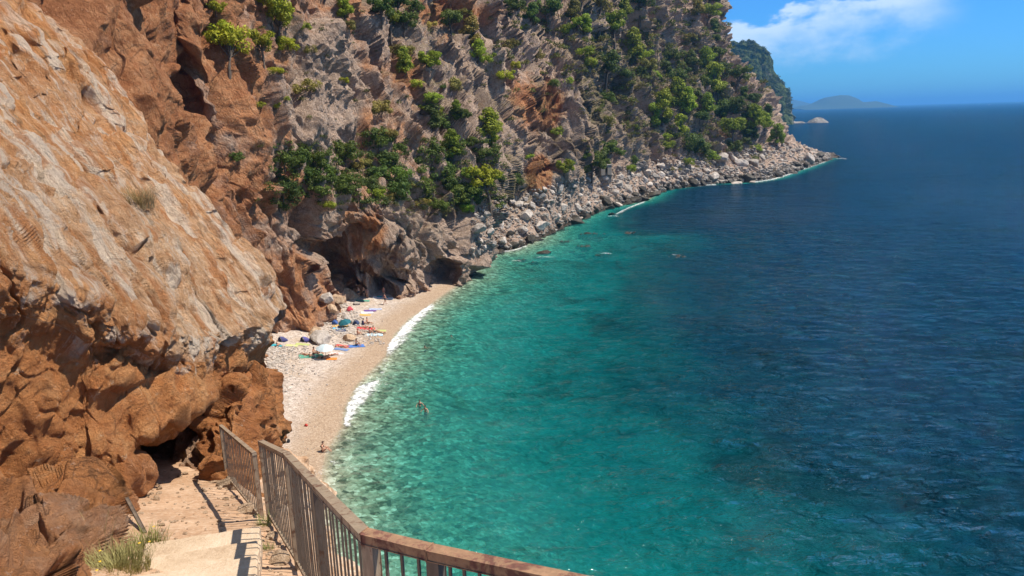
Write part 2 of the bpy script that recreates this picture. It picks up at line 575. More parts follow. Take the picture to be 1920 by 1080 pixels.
def beach_material():
    m, n = new_mat('pebble_beach')
    pos = n.n('ShaderNodeNewGeometry').outputs['Position']
    off = n.n('ShaderNodeAttribute', attribute_name='inland').outputs['Fac']
    peb = n.n('ShaderNodeTexVoronoi', {'Vector': pos, 'Scale': 3.2, 'Randomness': 1.0})
    peb2 = n.n('ShaderNodeTexVoronoi', {'Vector': pos, 'Scale': 9.0, 'Randomness': 1.0})
    pc = n.n('ShaderNodeSeparateColor', {0: peb.outputs['Color']}).outputs[0]
    pc2 = n.n('ShaderNodeSeparateColor', {0: peb2.outputs['Color']}).outputs[0]
    nn = n.noise(pos, 0.35, 5, 0.6, 0.3)
    n9 = n.noise(pos, 2.0, 5, 0.7)
    dry = n.ramp(n.math('ADD', n.math('MULTIPLY', pc, 0.45), n.math('MULTIPLY', pc2, 0.55)),
                 [(0.12, (0.28, 0.225, 0.185)), (0.4, (0.43, 0.355, 0.30)), (0.7, (0.52, 0.44, 0.38)), (0.95, (0.70, 0.63, 0.56))])
    dry = n.mix(n.smooth(nn, 0.45, 0.65), dry, n.mix(0.45, dry, (0.42, 0.31, 0.21)))
    wetc = n.ramp(n.math('ADD', n.math('MULTIPLY', pc2, 0.5), n.math('MULTIPLY', n9, 0.5)),
                  [(0.2, (0.25, 0.17, 0.11)), (0.5, (0.37, 0.265, 0.18)), (0.85, (0.48, 0.37, 0.27))])
    k = n.math('ADD', off, n.math('MULTIPLY', n.math('SUBTRACT', nn, 0.5), 4.0))
    col = n.mix(n.smooth(k, 6.2, 1.8), dry, wetc)
    ripple_stones = n.n('ShaderNodeTexVoronoi', {'Vector': pos, 'Scale': 1.5, 'Randomness': 1.0})  # large bed stones, their contrast painting in the rippling light of the shallows
    ripple_tone = n.n('ShaderNodeSeparateColor', {0: ripple_stones.outputs['Color']}).outputs[0]
    bed = n.ramp(n.math('ADD', n.math('MULTIPLY', pc, 0.45), n.math('MULTIPLY', ripple_tone, 0.55)),
                 [(0.15, (0.07, 0.075, 0.05)), (0.45, (0.26, 0.25, 0.18)), (0.70, (0.42, 0.40, 0.31)), (0.92, (0.75, 0.73, 0.64))])
    dark = n.noise(pos, 0.17, 6, 0.68, 0.7)
    bed = n.mix(n.math('MULTIPLY', n.smooth(dark, 0.54, 0.66), 0.6), bed, (0.035, 0.045, 0.025))
    col = n.mix(n.smooth(off, 0.6, -1.2), col, bed)
    bs = n.n('ShaderNodeBsdfPrincipled', {'Base Color': col, 'Roughness': 0.85, 'Specular IOR Level': 0.3})
    bp = n.n('ShaderNodeBump', {'Height': n.math('ADD', pc2, n.math('MULTIPLY', n9, 1.0)), 'Strength': 0.5, 'Distance': 0.12})
    n.set(bs, 'Normal', bp.outputs[0])
    n.n('ShaderNodeOutputMaterial', {'Surface': bs.outputs[0]})
    return m


BV = np.c_[BP, bh]
BF = grid_faces(len(bx), len(by))
beach = obj('beach', mesh_np('beach', BV, BF, beach_material(), True, {'inland': bd}))
tag(beach, kind='structure')
add_bvh(beach, BV, BF)

# ================================================================== MAIN CLIFF
# every column runs from the foot of the rock up and away: (px, py, forward distance)
def yb(px, py, z=0.0):
    return sea_pt(px, py, z)[1]


COLS = [
    [(-700, 800, 26), (-700, 500, 28), (-700, 300, 31), (-700, 120, 34), (-700, 0, 36), (-700, -120, 40), (-700, -260, 44), (-700, -500, 52)],
    [(-300, 760, 32), (-300, 500, 35), (-300, 300, 39), (-280, 120, 43), (-270, 0, 46), (-260, -100, 50), (-250, -220, 54), (-250, -420, 62)],
    [(60, 700, 40), (60, 500, 44), (60, 300, 49), (50, 120, 54), (40, 40, 57), (30, -60, 60), (20, -160, 64), (10, -330, 72)],
    [(150, 650, 52), (150, 420, 56), (150, 240, 60), (140, 120, 63), (130, 20, 66), (120, -60, 69), (110, -160, 74), (100, -330, 82)],
    [(330, 640, 60), (325, 480, 63), (310, 330, 66), (290, 220, 69), (265, 110, 72), (235, 0, 75), (210, -120, 79), (180, -320, 88)],
    [(420, 640, 74), (405, 500, 76), (380, 390, 78), (345, 270, 81), (325, 150, 85), (310, 30, 89), (300, -100, 93), (280, -320, 100)],
    [(500, 642, 96), (470, 540, 92), (450, 430, 90), (430, 300, 88), (412, 190, 87), (388, 70, 89), (365, -60, 92), (330, -300, 100)],
    [(545, 645, 99), (535, 575, 99), (525, 490, 99.5), (520, 390, 101), (510, 260, 104), (495, 130, 109), (478, 0, 115), (450, -300, 130)],
    [(603, 633, 101.5), (590, 570, 103.5), (575, 500, 106), (580, 430, 107.5), (590, 372, 109), (592, 280, 114), (580, 140, 123), (560, -250, 146)],
    [(640, 556, 121), (632, 525, 122), (622, 480, 121), (622, 432, 116.5), (640, 372, 117.5), (650, 290, 123), (650, 150, 137), (630, -250, 165)],
    [(712, 549, 124), (710, 515, 125.5), (712, 468, 124), (716, 415, 119), (712, 364, 121), (716, 300, 131), (722, 150, 154), (715, -250, 195)],
    [(770, 546, 125.5), (770, 500, 125), (770, 455, 123), (772, 410, 124.5), (778, 372, 130), (792, 320, 140), (805, 150, 178), (800, -250, 225)],
    [(838, 531, 132), (832, 500, 131), (830, 455, 129), (834, 412, 131.5), (842, 374, 139), (862, 315, 154), (885, 150, 196), (890, -250, 250)],
    [(866, 524, 138), (880, 484, 141), (881, 445, 143), (877, 402, 148), (882, 370, 156), (912, 320, 170), (942, 150, 215), (960, -250, 275)],
    [(893, 477, 163), (905, 458, 168), (920, 432, 175), (932, 402, 182), (950, 368, 189), (978, 300, 203), (1012, 150, 240), (1030, -250, 305)],
    [(1002, 453, 181), (1015, 430, 188), (1025, 395, 195), (1040, 345, 206), (1050, 290, 220), (1065, 230, 232), (1082, 120, 258), (1095, -220, 320)],
    [(1132, 392, 236), (1130, 362, 244), (1124, 325, 250), (1120, 270, 258), (1120, 200, 272), (1135, 110, 296), (1150, 0, 322), (1155, -200, 365)],
    [(1242, 358, 286), (1238, 325, 294), (1232, 288, 302), (1226, 230, 312), (1220, 165, 330), (1220, 90, 352), (1220, 0, 374), (1215, -170, 410)],
    [(1345, 345, 312), (1340, 310, 324), (1335, 270, 338), (1325, 215, 356), (1312, 150, 376), (1300, 85, 396), (1290, 15, 416), (1285, -120, 450)],
    [(1450, 336, 330), (1436, 306, 344), (1420, 270, 362), (1396, 220, 382), (1368, 165, 404), (1340, 105, 425), (1322, 30, 444), (1315, -100, 474)],
    [(1560, 298, 438), (1515, 283, 436), (1466, 258, 440), (1442, 205, 444), (1402, 150, 452), (1370, 105, 460), (1347, 40, 470), (1338, -80, 490)],
    [(1566, 292, 470), (1520, 280, 500), (1462, 262, 520), (1430, 215, 540), (1390, 160, 560), (1355, 110, 580), (1330, 50, 590), (1320, -60, 600)],
]
ctl = np.array([[at(*p) for p in c] for c in COLS])
# the foot of every column goes a little way down under the beach or the water
foot = ctl[:, 0].copy(); foot[:, 2] = -3.0
ctl = np.concatenate([foot[:, None], ctl], 1)
top = ctl[:, -1] * 2 - ctl[:, -2]
top[:, 2] = ctl[:, -1, 2] + 4
top[:, 1] = ctl[:, -1, 1] + 40
top[:, 0] = ctl[:, -1, 0] - 25
ctl = np.concatenate([ctl, top[:, None]], 1)

NU, NVv = 1250, 540
# spend the columns where the picture has them
cpx = np.clip(np.array([c[3][0] for c in COLS], float), -20, 2000) + np.array([0, 10, 20] + [20] * (len(COLS) - 3)) * 0.5
tt = np.interp(np.linspace(0, 1, NU), (cpx - cpx[0]) / (cpx[-1] - cpx[0]) * 0.75 + np.arange(len(cpx)) / (len(cpx) - 1) * 0.25, np.arange(len(cpx)))
Pc = catmull(ctl, NU, tt)
Pc = np.swapaxes(catmull(np.swapaxes(Pc, 0, 1), NVv), 0, 1).reshape(-1, 3)
Nc = -grid_normals(Pc, NU, NVv)
if (Nc[:, 1].mean() > 0): Nc = -Nc
sx, sy = to_px(Pc)
dist = np.linalg.norm(Pc - CAM, axis=1)
FR = rot_frame((0.42, -0.25, -0.87))
Q = Pc @ FR
warp = np.stack([fbm(Pc, 9.0, 3, 0.5, s) for s in (41, 42, 43)], 1) * 1.5
Qw = Q + warp
far = np.clip((dist - 120) / 250, 0, 1)
low_flat = np.clip((Pc[:, 2] - 1.0) / 6.0, 0, 1)
head = np.clip((Pc[:, 1] - 165) / 15, 0, 1)                     # the headland half
talus = head * (1 - np.clip((Pc[:, 2] - 6) / 10, 0, 1))
disp = (facet(Qw, (19, 10, 10), 1, 40) * 4.4 * (0.35 + 0.65 * low_flat)
        + facet(Qw, (8.0, 3.8, 3.8), 2, 26) * 2.4
        + facet(Qw + 3, (3.0, 1.5, 1.5), 3, 18) * 0.85
        + facet(Q + warp * .4, (1.3, 0.8, 0.8), 4, 12) * 0.36
        + fbm(Pc, 22, 4, 0.5, 5) * 2.5 * low_flat)
rid = 1 - np.abs(fbm(Qw, (22, 6, 6), 4, 0.55, 61)) * 2
disp = disp + (rid - 0.5) * 1.1 * (1 + far * 0.8) + fbm(Qw, (2.2, .8, .8), 4, 0.65, 66) * 0.45
disp = disp * (0.45 + 0.55 * np.clip((dist - 50) / 80, 0, 1)) * (1 + 0.55 * far)
disp = disp * (1 - 0.72 * talus)
# keep what the beach and the hidden left edge rest on
Pd = Pc + Nc * disp[:, None]
# the sea cave in the corner buttress, and the low undercut behind the beach
cav = at(829, 516, 131)
e = ((Pd - cav) / np.array([3.6, 6.0, 3.0])) ** 2
push = np.clip(1 - e.sum(1), 0, 1) ** 0.5
Pd = Pd + np.array([-0.15, 0.95, -0.1]) * (push * 8.5)[:, None]
for (qx, qy, qY, ax, az_, dep) in [(690, 541, 124, 7.5, 1.8, 3.2), (640, 505, 121, 3.0, 4.0, 3.0), (600, 520, 110, 1.5, 6.0, 1.8)]:
    c = at(qx, qy, qY)
    e = ((Pd - c) / np.array([ax, 6.0, az_])) ** 2
    push = np.clip(1 - e.sum(1), 0, 1) ** 0.5
    Pd = Pd + np.array([-0.1, 1.0, 0.0]) * (push * dep)[:, None]

psx, psy = to_px(Pd)


def blob(px, py, rx, ry, soft=1.0):
    e = ((psx - px) / rx) ** 2 + ((psy - py) / ry) ** 2
    return np.clip((1.3 - np.sqrt(e)) / (0.6 * soft), 0, 1)


# iron-red faces where the photograph's rock is broken fresh, plus warm flare put into the colour at the top
orange = np.clip(0.86 - (psx - 150) / 1100.0, 0.12, 0.95)
orange = np.maximum(orange, 0.90 * blob(270, 170, 170, 200, 1.6))
orange = np.maximum(orange, 0.72 * blob(1000, 195, 70, 75, 1.6))
orange = np.maximum(orange, 0.88 * blob(1010, 330, 26, 40))
orange = np.maximum(orange, 0.62 * blob(770, 150, 60, 90, 1.8))
orange = np.maximum(orange, 0.66 * blob(690, 440, 70, 60, 1.6))
orange = np.maximum(orange, 0.68 * blob(840, 20, 150, 45, 1.8))  # warm flare along the top edge, painted as redder rock
orange = np.where(psy > 470, orange * 0.9 + 0.1, orange)
orange = orange - 0.45 * blob(610, 180, 60, 130) - 0.30 * blob(800, 450, 75, 70)
veg = np.clip((Pd[:, 1] - 100) / 60, 0, 1) * np.clip((Pd[:, 2] - 5) / 5, 0, 1)
veg = veg * np.clip(0.35 + fbm(Pd, 14, 3, 0.5, 71) * 1.5 + blob(1190, 160, 130, 120) * .6 + blob(1290, 200, 130, 110) * 0.4, 0, 1)
veg = np.maximum(veg, 0.8 * blob(800, 375, 80, 26))
wl = np.where(Pd[:, 1] > 150, 1.5, 0.5) * (1 + 0.6 * fbm(Pd, 3.0, 3, 0.5, 81)) * np.clip((dist - 80) / 120, 0.6, 2.4)
wet = np.clip((wl - Pd[:, 2]) / 0.6, 0, 1) * 0.9
Fc = grid_faces(NU, NVv)
cliff = obj('cliff', mesh_np('cliff', Pd, Fc[:, ::-1], M_CLIFF, False, {'rc': Pd @ FR + warp, 'orange': orange, 'veg': veg, 'wet': wet}))
tag(cliff, kind='structure')
step = 2
Gs = Pd.reshape(NU, NVv, 3)[::step, ::step]
add_bvh(cliff, Gs.reshape(-1, 3), grid_faces(Gs.shape[0], Gs.shape[1]))

# ================================================================== FAR HEADLAND AND ISLANDS
def sea_Y(px, py):
    return sea_pt(px, py)[1]


FH = [
    [(1200, 236, 1250), (1200, 190, 1290), (1205, 130, 1340), (1210, 60, 1400), (1212, 30, 1450)],
    [(1290, 236, 1260), (1290, 200, 1300), (1290, 150, 1350), (1290, 95, 1400), (1292, 84, 1480)],
    [(1375, 235, 1280), (1375, 200, 1310), (1372, 150, 1350), (1368, 100, 1400), (1366, 80, 1480)],
    [(1430, 234, 1300), (1428, 205, 1320), (1424, 165, 1360), (1412, 115, 1400), (1400, 82, 1440)],
    [(1462, 233, 1330), (1456, 205, 1350), (1446, 170, 1380), (1432, 130, 1410), (1414, 88, 1440)],
    [(1486, 231, 1380), (1482, 205, 1400), (1472, 170, 1420), (1450, 136, 1440), (1420, 95, 1460)],
    [(1480, 229, 1500), (1474, 205, 1520), (1464, 172, 1530), (1442, 140, 1540), (1412, 98, 1550)],
]
fc_ = np.array([[at(*p) for p in c] for c in FH])
ft = fc_[:, 0].copy(); ft[:, 2] = -5
tp = fc_[:, -1] + np.array([-40, 120, 2.0])
fc_ = np.concatenate([ft[:, None], fc_, tp[:, None]], 1)
fu, fv = 260, 160
Pf = net(fc_, fu, fv)
Nf = -grid_normals(Pf, fu, fv)
if Nf[:, 1].mean() > 0: Nf = -Nf
Pf = Pf + Nf * (facet(Pf, (50, 30, 60), 5) * 9 + facet(Pf, (20, 12, 24), 6) * 5 + fbm(Pf, 30, 4, 0.6, 7) * 9)[:, None]
fz = Pf[:, 2]
vegf = np.clip(0.5 + 1.6 * fbm(Pf, 60, 4, 0.6, 8) + (fz - 40) / 160, 0, 1)


def far_material():
    m, n = new_mat('wooded_limestone')
    geo = n.n('ShaderNodeNewGeometry')
    pos = geo.outputs['Position']
    vg = n.n('ShaderNodeAttribute', attribute_name='veg').outputs['Fac']
    a = n.noise(pos, 0.05, 6, 0.7, 0.4)
    b = n.noise(pos, 0.18, 5, 0.7)
    rock = n.ramp(a, [(0.3, (0.13, 0.12, 0.11)), (0.5, (0.27, 0.25, 0.225)), (0.7, (0.45, 0.40, 0.35))])
    green = n.ramp(b, [(0.3, (0.032, 0.050, 0.015)), (0.5, (0.070, 0.095, 0.026)), (0.7, (0.12, 0.14, 0.045))])
    f = n.smooth(n.math('ADD', n.math('MULTIPLY', a, 0.7), n.math('MULTIPLY', vg, 0.55)), 0.42, 0.62)
    bs = n.n('ShaderNodeBsdfPrincipled', {'Base Color': n.mix(f, rock, green), 'Roughness': 0.9, 'Specular IOR Level': 0.1})
    bp = n.n('ShaderNodeBump', {'Height': n.math('ADD', a, b), 'Strength': 0.7, 'Distance': 8.0})
    n.set(bs, 'Normal', bp.outputs[0])
    n.n('ShaderNodeOutputMaterial', {'Surface': bs.outputs[0]})
    return m


M_FAR = far_material()
Ff = grid_faces(fu, fv)
fho = obj('far_headland', mesh_np('far_headland', Pf, Ff[:, ::-1], M_FAR, False, {'veg': vegf}))
tag(fho, kind='structure')
add_bvh(fho, Pf, Ff)


def ridge(name, prof, Y, depth, mat, nseg=120, nd=14, seed=0, amp=0.06, z_base=-6):
    """an island: skyline profile of (px,py) at distance Y, sloping down front and back"""
    pr = np.array([at(px, py, Y) for px, py in prof])
    sk = catmull(pr, nseg)
    V = []
    for j in range(nd):
        t = j / (nd - 1) * 2 - 1
        w_ = 1 - abs(t) ** 1.5
        row = sk.copy()
        row[:, 1] += t * depth
        row[:, 2] = np.maximum(sk[:, 2], 0) * w_ + z_base * (1 - w_)
        V.append(row)
    V = np.array(V).transpose(1, 0, 2).reshape(-1, 3)
    hh = V[:, 2].max()
    V[:, 2] += fbm(V, hh * 0.5, 4, 0.55, seed) * hh * amp * np.clip(V[:, 2] / hh * 4, 0, 1)
    return obj(name, mesh_np(name, V, grid_faces(nseg, nd), mat, True, {'veg': np.full(len(V), 0.8)}))


isl = ridge('island', [(1488, 204), (1500, 199), (1522, 195), (1545, 184), (1566, 179), (1580, 178), (1596, 181), (1606, 190), (1622, 191), (1640, 190), (1650, 194), (1655, 200)], 8500, 450, M_FAR, seed=3)
tag(isl, kind='structure')
isl2 = ridge('island', [(1400, 190), (1440, 186), (1470, 184), (1490, 189), (1510, 194), (1530, 199), (1540, 203)], 12500, 1200, M_FAR, seed=4)
tag(isl2, kind='structure')

# ================================================================== NEAR ROCK: SLAB, OVERHANG, CAVE
pA, pB, pC = at(522, 592, 17), at(0, 480, 9.6), at(20, 0, 21)
slab_n = np.cross(pB - pA, pC - pA)
slab_n /= np.linalg.norm(slab_n)
if slab_n[2] < 0: slab_n = -slab_n


def on_slab(px, py):
    d = ray(px, py)
    return CAM + d * (((pA - CAM) @ slab_n) / (d @ slab_n))


S_PX = [(-420, -330), (-160, -190), (20, 0), (140, 120), (260, 262), (380, 415), (455, 508), (500, 560), (524, 594)]
E_PX = [(-700, 380), (-250, 420), (-60, 500), (60, 535), (150, 560), (215, 585), (330, 632), (425, 632), (514, 612)]
S_ = np.array([on_slab(*p) for p in S_PX])
E_ = np.array([on_slab(*p) for p in E_PX])
def below(E, pts):
    # points under the edge E: each (px, py, offset of the forward distance from that of the edge)
    return np.array([at(px, py, q[1] + dy) for q, (px, py, dy) in zip(E, pts)])


D1 = below(E_, [(-700, 640, .1), (-250, 650, .1), (-60, 650, .1), (60, 660, .1), (150, 664, .1), (205, 645, .1), (322, 708, .3), (412, 690, .3), (509, 650, .2)])
D2 = below(E_, [(-700, 900, -.1), (-250, 900, -.1), (-60, 930, -.1), (60, 915, -.1), (165, 870, 0), (284, 803, 0), (388, 748, .6), (414, 704, .5), (501, 684, .3)])
D3 = below(E_, [(-700, 1000, 1.6), (-250, 1000, 1.6), (-60, 985, 1.5), (60, 960, 1.5), (165, 905, 1.5), (258, 838, 1.5), (368, 778, 2.2), (420, 742, 2.2), (482, 706, 2.0)])
print('edge distances', [round(float(q[1]), 2) for q in E_])
D4 = D3 + np.array([-2.0, 2.5, -0.8])
back = S_ + np.array([-3.0, 5.0, -2.5])
back2 = S_ + np.array([-5.0, 8.0, -12])
rows = [back2, back, S_, S_ * 0.67 + E_ * 0.33, S_ * 0.33 + E_ * 0.67, E_, D1, D2, D3, D4]
# finer row spacing at the sharp edges
ctl_s = np.array(rows)
nr, nc = 620, 760
rt = np.interp(np.linspace(0, 1, nr), [0, .04, .09, .30, .48, .62, .76, .90, .96, 1.0], np.arange(10))
ct = np.interp(np.linspace(0, 1, nc), [0, .05, .16, .30, .44, .60, .78, .9, 1.0], np.arange(9))


def lin_cat(C, n, t, sharp):
    """catmull, pulled towards straight pieces so that breaks stay edges"""
    a = catmull(C, n, t)
    i = np.minimum(t.astype(int), len(C) - 2)
    f = (t - i).reshape((-1,) + (1,) * (np.asarray(C).ndim - 1))
    return a * (1 - sharp) + (C[i] * (1 - f) + C[i + 1] * f) * sharp


Pn = lin_cat(ctl_s, nr, rt, 0.8)
Pn = np.swapaxes(lin_cat(np.swapaxes(Pn, 0, 1), nc, ct, 0.6), 0, 1)
Pn = Pn.reshape(-1, 3)
Pn = Pn + np.stack([fbm(Pn, 2.2, 4, 0.55, s) for s in (211, 212, 213)], 1) * np.interp(np.repeat(rt, nc), [0, 1.9, 2.2, 5.0, 5.5, 9], [0.15, 0.15, 0.40, 0.40, 0.20, 0.20])[:, None]
Nn = grid_normals(Pn, nr, nc)
mid = Nn.reshape(nr, nc, 3)[int(nr * .4), nc // 2]
if mid @ slab_n < 0: Nn = -Nn
dip = pA - pC
FS = rot_frame(dip, slab_n)
Qs = Pn @ FS
wps = np.stack([fbm(Pn, 3.0, 3, 0.45, s) for s in (11, 12, 13)], 1) * 0.16
rowt = np.repeat(rt, nc)
colt = np.tile(ct, nr)
face = np.clip(1 - np.abs(rowt - 3.5) / 2.4, 0, 1)
under = np.clip(rowt - 5.0, 0, 1)
ds = (facet(Qs + wps * 2, (7.0, 2.6, 3.0), 3, 26) * 0.55 + facet(Qs + wps, (3.4, 0.8, 1.2), 4, 24) * 0.20
      + facet(Qs + wps, (1.5, 0.35, 0.6), 5, 20) * 0.09 + facet(Qs, (0.6, 0.20, 0.3), 6, 14) * 0.05
      + (1 - 2 * np.abs(fbm(Qs + wps, (4.5, 0.55, 0.55), 5, 0.62, 17))) * 0.13)
lay = fbm(Qs + wps * 2, (7.0, 1.8, 1.8), 4, 0.55, 16)
for sc_, w_, dp_ in (((6.0, 1.3, 1.3), 0.030, 0.20), ((3.0, 0.55, 0.55), 0.035, 0.09)):
    ds = ds - dp_ * np.clip(1 - np.abs(fbm(Qs + wps, sc_, 4, 0.5, int(sc_[0] * 30))) / w_, 0, 1)
lq = lay * 4
lf = np.floor(lq); lr = np.clip((lq - lf) * 2, 0, 1)
ds = ds + (lf + lr) / 4 * 0.42
FU = rot_frame(at(20, 950, 8.8) - at(205, 645, 9.2))
Qu = Pn @ FU
du_ = (facet(Qu + wps * 2, (5.0, 1.9, 2.0), 23, 60) * 0.26 + facet(Qu + wps, (1.6, 0.45, 0.7), 24, 34) * 0.13 + facet(Qu + wps * .5, (0.5, 0.16, 0.25), 25, 16) * 0.04
       + fbm(Qu + wps, (2.6, .45, .6), 5, 0.58, 26) * 0.08)
rough = np.clip(fbm(Pn, 2.6, 3, 0.5, 27) * 2 + 0.5, 0.25, 1)
dsp = ds * (1 - under * 0.75) + du_ * (0.18 + 0.82 * under * rough)
Pn2 = Pn + Nn * dsp[:, None]
nsx, nsy = to_px(Pn2)
og = 0.57 + 0.39 * under + 0.25 * np.clip((250 - nsy) / 300, -0.5, 1)  # orange underside; redder towards the top, where warm flare is painted in
vz = np.zeros(len(Pn2))
slab = obj('cliff', mesh_np('overhanging_slab', Pn2, grid_faces(nr, nc), M_SLAB, True, {'rc': np.where((under > 0.5)[:, None], Pn2 @ FU, Pn2 @ FS) + wps, 'orange': og, 'veg': vz, 'wet': vz}))
slab.name = 'rock_overhang'
tag(slab, kind='structure')
Gn = Pn2.reshape(nr, nc, 3)[::2, ::2]
add_bvh(slab, Gn.reshape(-1, 3), grid_faces(Gn.shape[0], Gn.shape[1]))


def rock_patch(name, rows, nu, nv, mat, amps, seed, orange, sharp=0.3):
    C = np.array(px_net(rows))
    tu, tv = np.linspace(0, len(C) - 1, nu), np.linspace(0, C.shape[1] - 1, nv)
    P = lin_cat(C, nu, tu, sharp)
    P = np.swapaxes(lin_cat(np.swapaxes(P, 0, 1), nv, tv, sharp), 0, 1).reshape(-1, 3)
    N = grid_normals(P, nu, nv)
    toc = (CAM - P)
    if (N * toc).sum(1).mean() < 0: N = -N
    wp = np.stack([fbm(P, 1.2, 3, 0.5, seed + s) for s in (1, 2, 3)], 1) * 0.4
    d = 0
    for k, (s, a) in enumerate(amps):
        d = d + facet(P + wp, s, seed + 10 + k, (45, 24, 12)[min(k, 2)]) * a
    d = d + fbm(P + wp, 0.5, 5, 0.68, seed + 30) * 0.12
    P = P + N * d[:, None]
    o = obj(name, mesh_np(name, P, grid_faces(nu, nv), mat, True,
                          {'rc': P + wp, 'orange': np.full(len(P), orange), 'veg': np.zeros(len(P)), 'wet': np.zeros(len(P))}))
    tag(o, kind='structure')
    G = P.reshape(nu, nv, 3)
    add_bvh(o, G.reshape(-1, 3), grid_faces(nu, nv))
    return o


# rocks at the lower left, under the overhang
rock_patch('rock_foot', [
    [(-300, 940, 9.5), (-120, 945, 9.4), (0, 940, 9.3), (70, 915, 9.6), (125, 880, 10.0), (165, 865, 10.5), (183, 845, 11.1), (218, 830, 11.5), (240, 830, 12.9)],
    [(-300, 1010, 6.4), (-120, 1010, 6.3), (0, 1000, 6.4), (75, 975, 6.8), (128, 935, 7.8), (165, 915, 9.2), (183, 890, 10.1), (220, 890, 10.6), (236, 885, 12.3)],
    [(-300, 1080, 4.6), (-120, 1080, 4.5), (0, 1070, 4.6), (80, 1040, 5.1), (132, 985, 6.2), (168, 970, 7.7), (186, 945, 9.4), (222, 950, 10.1), (240, 945, 11.7)],
    [(-300, 1200, 3.9), (-120, 1200, 3.8), (0, 1180, 3.8), (88, 1120, 4.3), (138, 1060, 5.3), (172, 1035, 7.2), (190, 1005, 8.7), (228, 1005, 9.5), (246, 1000, 10.9)],
    [(-300, 1420, 3.2), (-120, 1420, 3.1), (0, 1380, 3.1), (98, 1300, 3.6), (146, 1180, 4.5), (180, 1120, 6.4), (198, 1070, 7.9), (236, 1060, 8.8), (262, 1050, 10.1)],
], 300, 340, M_CAVE, [((0.7, 0.7, 1.7), 0.45), ((0.34, 0.34, 0.7), 0.22), ((0.15, 0.15, 0.22), 0.08)], 143, 0.64)

# back of the cave
rock_patch('cave_wall', [
    [(190, 640, 15), (240, 660, 17), (300, 680, 17.5), (350, 690, 17.5), (400, 690, 17.2), (450, 690, 17.5)],
    [(190, 790, 13), (240, 800, 16.0), (285, 810, 15.8), (340, 815, 14.8), (390, 810, 14.6), (430, 800, 14.8)],
    [(190, 860, 12), (240, 865, 15.2), (290, 880, 14.4), (340, 880, 13.6), (390, 868, 13.3), (430, 850, 13.6)],
    [(190, 930, 11), (240, 930, 13.0), (290, 935, 12.4), (345, 925, 12.2), (395, 905, 12.3), (436, 890, 12.5)],
    [(190, 1000, 10), (240, 980, 11.4), (290, 985, 11.0), (345, 975, 11.0), (395, 950, 11.3), (436, 920, 11.8)],
], 200, 200, M_CAVE, [((1.3, 1.3, 1.2), 0.45), ((0.5, 0.5, 0.5), 0.16), ((0.18, 0.18, 0.18), 0.05)], 180, 0.42)

# the orange pillar at the mouth of the cave, falling away to the beach
rock_patch('rock_pillar', [
    [(372, 700, 17.0), (400, 690, 16.2), (432, 682, 15.8), (462, 678, 15.8), (486, 684, 16.3), (505, 690, 17.5), (500, 700, 20)],
    [(372, 770, 15.0), (398, 740, 14.6), (436, 720, 14.2), (468, 730, 14.5), (492, 735, 15.3), (503, 745, 16.8), (498, 750, 20)],
    [(385, 830, 13.6), (410, 800, 13.4), (440, 795, 13.2), (474, 800, 13.8), (498, 800, 15.0), (510, 806, 16.6), (500, 810, 20)],
    [(400, 880, 12.7), (420, 870, 12.5), (446, 865, 12.5), (478, 868, 13.2), (504, 868, 14.6), (514, 872, 16.4), (505, 880, 20)],
    [(412, 960, 12.1), (430, 955, 11.9), (452, 955, 12.0), (482, 960, 12.8), (508, 960, 14.2), (520, 965, 16.2), (515, 970, 20)],
    [(424, 1130, 11.8), (440, 1130, 11.6), (460, 1130, 11.8), (488, 1130, 12.6), (514, 1130, 14.0), (530, 1130, 16.0), (525, 1130, 20)],
], 220, 150, M_CAVE, [((0.9, 0.9, 1.6), 0.34), ((0.4, 0.4, 0.6), 0.15), ((0.15, 0.15, 0.18), 0.045)], 220, 0.72)


# ================================================================== PATH, STEPS AND THE SLOPE OUTSIDE THE RAILING
def path_z(Y):
    return np.where(Y < 8.0, 28.71 - 0.41 * Y, 25.43 - 0.30 * (Y - 8.0))


def on_path(px, py):
    d = ray(px, py)
    lo, hi = 1.0, 60.0
    for _ in range(60):
        m_ = (lo + hi) / 2
        p = CAM + d * (m_ / d[1])
        if p[2] > path_z(p[1]): lo = m_
        else: hi = m_
    return CAM + d * (lo / d[1])


# railing line (top of the rail) given by its posts
def post_pts(px, py_top, Y, h):
    t = at(px, py_top, Y)
    return t, t - np.array([0, 0, h])


R1 = [post_pts(414, 797, 12.2, 1.10), post_pts(476, 848, 9.35, 1.10)]
R2 = [post_pts(489, 826, 8.6, 1.13), post_pts(537, 849, 6.75, 1.32), post_pts(592, 905, 4.9, 1.25), post_pts(690, 1003, 3.3, 1.15)]
R3 = [post_pts(693, 998, 3.05, 1.1), post_pts(816, 1028, 2.88, 1.1), post_pts(1120, 1092, 2.5, 1.1), post_pts(1700, 1230, 1.9, 1.1)]

